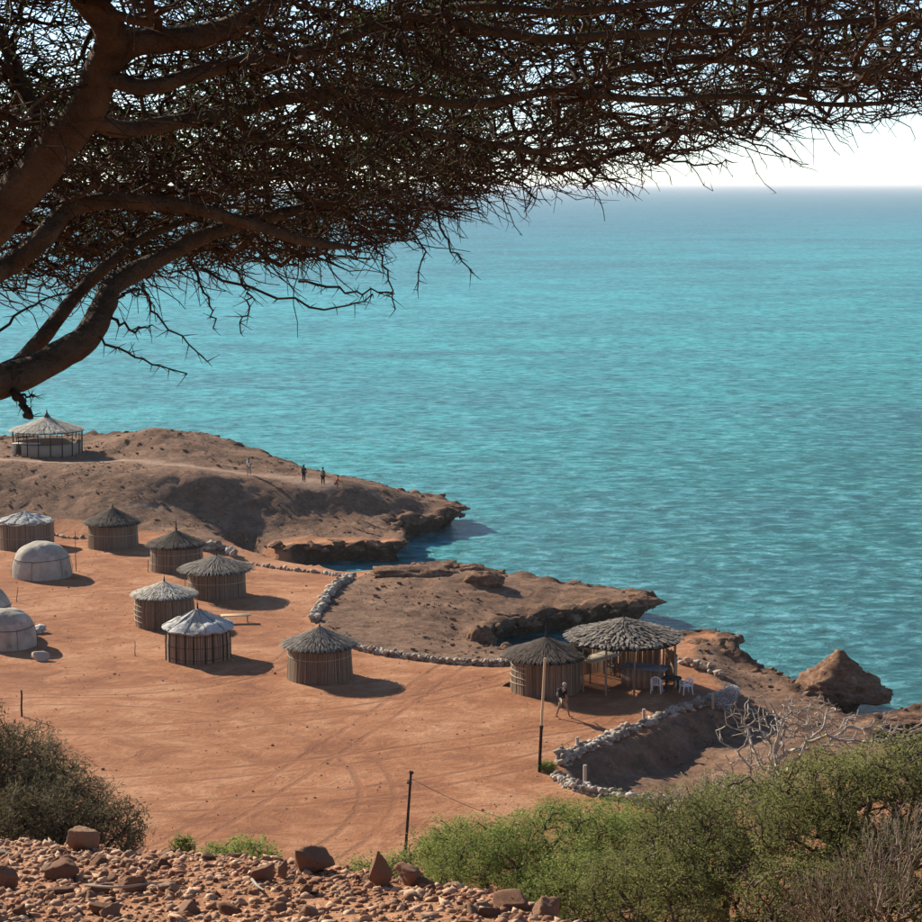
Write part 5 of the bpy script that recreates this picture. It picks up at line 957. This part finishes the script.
# dry tufts and rubble over the headlands
def scrub():
    r = np.random.default_rng(640); n = 12000; x = r.uniform(-42, 24, n); y = r.uniform(95, 186, n); b_, p_ = soil_masks(x, y); k = (b_ > 0.7) & (p_ < 0.25) & (poly_sd(coast, x, y) > 0.9) & (fbm(xyz(x, y), 0.22, 3, 641) > -0.12); x, y = x[k], y[k]; z = gz(x, y)
    tuft = r.random(len(x)) < 0.6; P = xyz(x, y, z - 0.03)[tuft]; mb = MB()
    for i in range(7):
        d = rdir(r, len(P)); d[:, 2] = np.abs(d[:, 2]) + 0.1; quads(mb, P + r.normal(0, 0.05, P.shape) * (1, 1, 0), d, rdir(r, len(P)), r.uniform(0.06, 0.16, len(P)), 0.05, np.clip(r.normal(0.35, 0.25, len(P)), 0, 1))
    tag(mb.build('dry_tufts', M['twig_brown']), 'small dry brown tufts dotted over the headlands', 'tufts', kind='stuff')
    V0, T0 = stone_shape(1, r, 10); Q = xyz(x, y, z)[~tuft]; s = 0.05 + 0.16 * r.random(len(Q)) ** 3; VV = (V0[None] * s[:, None, None] * (1 + r.normal(0, .12, (len(Q), 1, 3))) + Q[:, None]).reshape(-1, 3); TT = (T0[None] + (np.arange(len(Q)) * len(V0))[:, None, None]).reshape(-1, 3)
    tag(link('rubble', mesh_from('rubble', VV, TT, M['rock'])), 'brown rubble strewn over the headlands', 'rubble', kind='stuff')
scrub()
# ------------------------------------------------------------------ people
def skin_mesh(name, joints, edges, mat, levels=1):
    me = bpy.data.meshes.new(name); names = list(joints); me.from_pydata([joints[n][0] for n in names], [(names.index(a), names.index(b)) for a, b in edges], []); me.update()
    o = bpy.data.objects.new(name, me); COL.objects.link(o); md = o.modifiers.new('skin', 'SKIN'); md.use_smooth_shade = True
    if not me.skin_vertices: 
        me.attributes.new('skin', 'FLOAT', 'POINT') if False else None
        bm = bmesh.new(); bm.from_mesh(me); bm.verts.layers.skin.verify(); bm.to_mesh(me); bm.free()
    sv = me.skin_vertices[0].data
    for i, n in enumerate(names): sv[i].radius = joints[n][1] if np.ndim(joints[n][1]) else (joints[n][1], joints[n][1]); sv[i].use_root = (i == 0)
    s = o.modifiers.new('sub', 'SUBSURF'); s.levels = levels; s.render_levels = levels
    dg = bpy.context.evaluated_depsgraph_get(); dg.update(); res = bpy.data.meshes.new_from_object(o.evaluated_get(dg)); bpy.data.objects.remove(o); res.materials.clear(); res.materials.append(mat)
    a = res.attributes.new('var', 'FLOAT_COLOR', 'POINT'); a.data.foreach_set('color', np.full(len(res.vertices) * 4, 0.5, np.float32)); return res
def body_joints(stride=0.0, crouch=0.0, lean=0.0, arm=0.15, bend=0.2):
    """local frame: +y forward, z up; 1.74 m tall"""
    hip = 0.95 - crouch * 0.55; J = {}
    def off(z, f=0.0): return np.array((0, f + lean * (z - hip), z))
    J['pelvis'] = (off(hip), 0.135); J['belly'] = (off(hip + 0.17), (0.14, 0.105)); J['chest'] = (off(hip + 0.37), (0.165, 0.11)); J['neck'] = (off(hip + 0.55), 0.055); J['chin'] = (off(hip + 0.61, 0.02), 0.062); J['head'] = (off(hip + 0.70, 0.01), (0.078, 0.095)); J['crown'] = (off(hip + 0.785), 0.06)
    for s, n in ((-1, 'l'), (1, 'r')):
        st = stride * s; J['hip' + n] = (off(hip - 0.04) + (s * 0.10, 0, 0), 0.095)
        kn = np.array((s * 0.10, 0.22 * st + crouch * 0.42, 0.50 - crouch * 0.06 + 0.02 * abs(st))); ft = np.array((s * 0.10, 0.36 * st - max(0, -st) * 0.05 + crouch * 0.1, 0.07 + 0.03 * max(0, -st)))
        J['knee' + n] = (kn, 0.06); J['ankle' + n] = (ft, 0.04); J['toe' + n] = (ft + (0, 0.17, -0.035), 0.036)
        sh = off(hip + 0.48) + (s * 0.19, 0, 0); el = sh + (s * 0.07, -0.10 * st + arm * 0.15, -0.28); wr = el + (s * 0.01, 0.06 - 0.14 * st + bend * 0.3, -0.23 + 0.12 * bend); J['sh' + n] = (sh, 0.06); J['el' + n] = (el, 0.042); J['wr' + n] = (wr, 0.030); J['hand' + n] = (wr + (0, 0.03, -0.08), 0.038); J['tip' + n] = (wr + (0, 0.05, -0.15), 0.02)
    E = [('pelvis', 'belly'), ('belly', 'chest'), ('chest', 'neck'), ('neck', 'chin'), ('chin', 'head'), ('head', 'crown')]
    for n in 'lr': E += [('pelvis', 'hip' + n), ('hip' + n, 'knee' + n), ('knee' + n, 'ankle' + n), ('ankle' + n, 'toe' + n), ('chest', 'sh' + n), ('sh' + n, 'el' + n), ('el' + n, 'wr' + n), ('wr' + n, 'hand' + n), ('hand' + n, 'tip' + n)]
    return J, E
def person(label, u, v, h_px, yaw, skin, shirt, legs, hair, stride=0.0, crouch=0.0, lean=0.0, long=False, z0=None, hat=False, group=None, arm=0.15, bend=0.2):
    zz = 0.0 if z0 is None else z0; p = at(u, v, zz)
    for _ in range(4): zz = float(gz(p[0], p[1])[0]); p = at(u, v, zz)
    J, E = body_joints(stride, crouch, lean, arm, bend); root = thing('person', label, 'person', (p[0], p[1], zz), yaw, group); sc = h_px / ppm(p) / CP / (1.74 - crouch * 0.55); root.scale = (sc,) * 3
    link('body', skin_mesh('body', J, E, M[skin]), root)
    g = lambda n, k: (J[n][0], tuple(np.array(J[n][1] if np.ndim(J[n][1]) else (J[n][1],) * 2) * k + 0.008)); mid = lambda a, b, f: J[a][0] + (J[b][0] - J[a][0]) * f
    S = {n: g(n, 1.12) for n in ('belly', 'pelvis', 'chest')}; S['top'] = (mid('chest', 'neck', 0.62), 0.08); Es = [('belly', 'pelvis'), ('belly', 'chest'), ('chest', 'top')]
    for n in 'lr': S['sh' + n] = g('sh' + n, 1.12); S['sl' + n] = (mid('sh' + n, 'el' + n, 0.8 if not long else 1.0), 0.058); Es += [('chest', 'sh' + n), ('sh' + n, 'sl' + n)]
    link('shirt', skin_mesh('shirt', S, Es, M[shirt]), root)
    S = {'pelvis': g('pelvis', 1.12)}; Es = []
    for n in 'lr':
        S['hip' + n] = g('hip' + n, 1.12); f = 0.85 if not long else 1.0; S['kn' + n] = (mid('hip' + n, 'knee' + n, f), 0.08); Es += [('pelvis', 'hip' + n), ('hip' + n, 'kn' + n)]
        if long: S['an' + n] = (mid('knee' + n, 'ankle' + n, 0.85), 0.06); Es += [('kn' + n, 'an' + n)]
    link('trousers' if long else 'shorts', skin_mesh('trousers', S, Es, M[legs]), root)
    hd = J['head'][0]; V, T = ICO[3]; V = V * np.array((0.098, 0.112, 0.105)); k = (V[:, 2] > -0.02) | (V[:, 1] < -0.02)
    V2 = V.copy(); V2[~k] *= 0.7; link('hat' if hat else 'hair', mesh_from('hair', V2 + hd + np.array((0, -0.012, 0.035)), T, M[hair], True, np.full(len(V), 0.5)), root)
    if hat: MB().tube(np.array([hd + (0, 0.04, 0.065), hd + (0, 0.04, 0.078)]), 0.135, 18).build('brim', M[hair], root)
    f = MB()
    for s in (-1, 1): f.add(ICO[1][0] * 0.013 + hd + (s * 0.034, 0.092, 0.0), T=ICO[1][1], c=0.0)
    f.build('eyes', M['hair_dark'], root); MB().add(ICO[1][0] * np.array((0.012, 0.02, 0.02)) + hd + (0, 0.104, -0.025), T=ICO[1][1]).add(ICO[1][0] * np.array((0.025, 0.008, 0.006)) + hd + (0, 0.09, -0.062), T=ICO[1][1], c=0.1).build('face', M[skin], root, True)
    return root, sc
GRP = 'people out on the bluff'
wk, wsc = person('person in dark top and pale shorts walking past the large reed hut with a backpack', 563, 718, 35, math.radians(-62), 'skin', 'cloth_black', 'cloth_khaki', 'hat', stride=0.85, lean=0.12)
def backpack(w, sc):
    o = thing('backpack', 'small black backpack on the back of the walking person', 'backpack', w.location, w.rotation_euler.z); o.scale = (sc,) * 3
    V, T = ICO[3]; V = np.sign(V) * np.abs(V) ** 0.6 * np.array((0.155, 0.11, 0.24)); link('bag', mesh_from('bag', V + np.array((0, -0.20, 1.30)), T, M['cloth_black'], True, np.full(len(V), 0.6)), o)
    V, T = ICO[2]; link('pocket', mesh_from('pocket', V * np.array((0.11, 0.05, 0.12)) + np.array((0, -0.31, 1.22)), T, M['cloth_grey'], True, np.full(len(V), 0.3)), o)
    for s in (-1, 1): MB().tube(np.array([(s * 0.11, -0.14, 1.48), (s * 0.12, 0.02, 1.53), (s * 0.12, 0.17, 1.36), (s * 0.14, 0.06, 1.16), (s * 0.12, -0.12, 1.12)]), 0.018, 6).build('strap', M['cloth_grey'], o, True)
backpack(wk, wsc)
person('person in white standing furthest left on the bluff ridge', 249, 475, 17, math.radians(150), 'skin', 'cloth_white', 'cloth_khaki', 'hair_dark', group=GRP, long=True, stride=0.3)
person('person in dark clothes standing behind the ridge, second from left', 304, 482, 17, math.radians(-20), 'skin_dark', 'cloth_navy', 'cloth_black', 'hair_dark', group=GRP, long=True)
person('person in grey and black looking out to sea, third from left on the ridge', 323, 485, 17.5, math.radians(-40), 'skin', 'cloth_grey', 'cloth_black', 'hair_dark', group=GRP, long=True, stride=0.2)
person('person in red crouching at the right end of the group on the ridge', 336, 488, 12.5, math.radians(-80), 'skin', 'cloth_red', 'cloth_grey', 'hair_dark', group=GRP, crouch=0.75, lean=0.35, arm=1.2, bend=1.0)
# ------------------------------------------------------------------ sea haze: even thin air around the whole place
def haze():
    x0, x1, y0, y1, z0, z1 = -90000, 90000, -5000, 95000, -6.5, 30.0
    V = [(x, y, z) for z in (z0, z1) for y in (y0, y1) for x in (x0, x1)]; Q = np.array([(0, 2, 3, 1), (4, 5, 7, 6), (0, 1, 5, 4), (1, 3, 7, 5), (3, 2, 6, 7), (2, 0, 4, 6)])
    m = bpy.data.materials.new('haze'); m.use_nodes = True; t = m.node_tree; t.nodes.remove(t.nodes['Principled BSDF']); v = t.nodes.new('ShaderNodeVolumePrincipled')
    v.inputs['Color'].default_value = (0.92, 0.95, 0.97, 1); v.inputs['Density'].default_value = 0.00007; v.inputs['Anisotropy'].default_value = 0.2
    t.links.new(v.outputs[0], t.nodes['Material Output'].inputs['Volume']); tag(link('haze', mesh_from('haze', V, Q, m)), 'thin pale sea haze', None, kind='stuff')
haze()
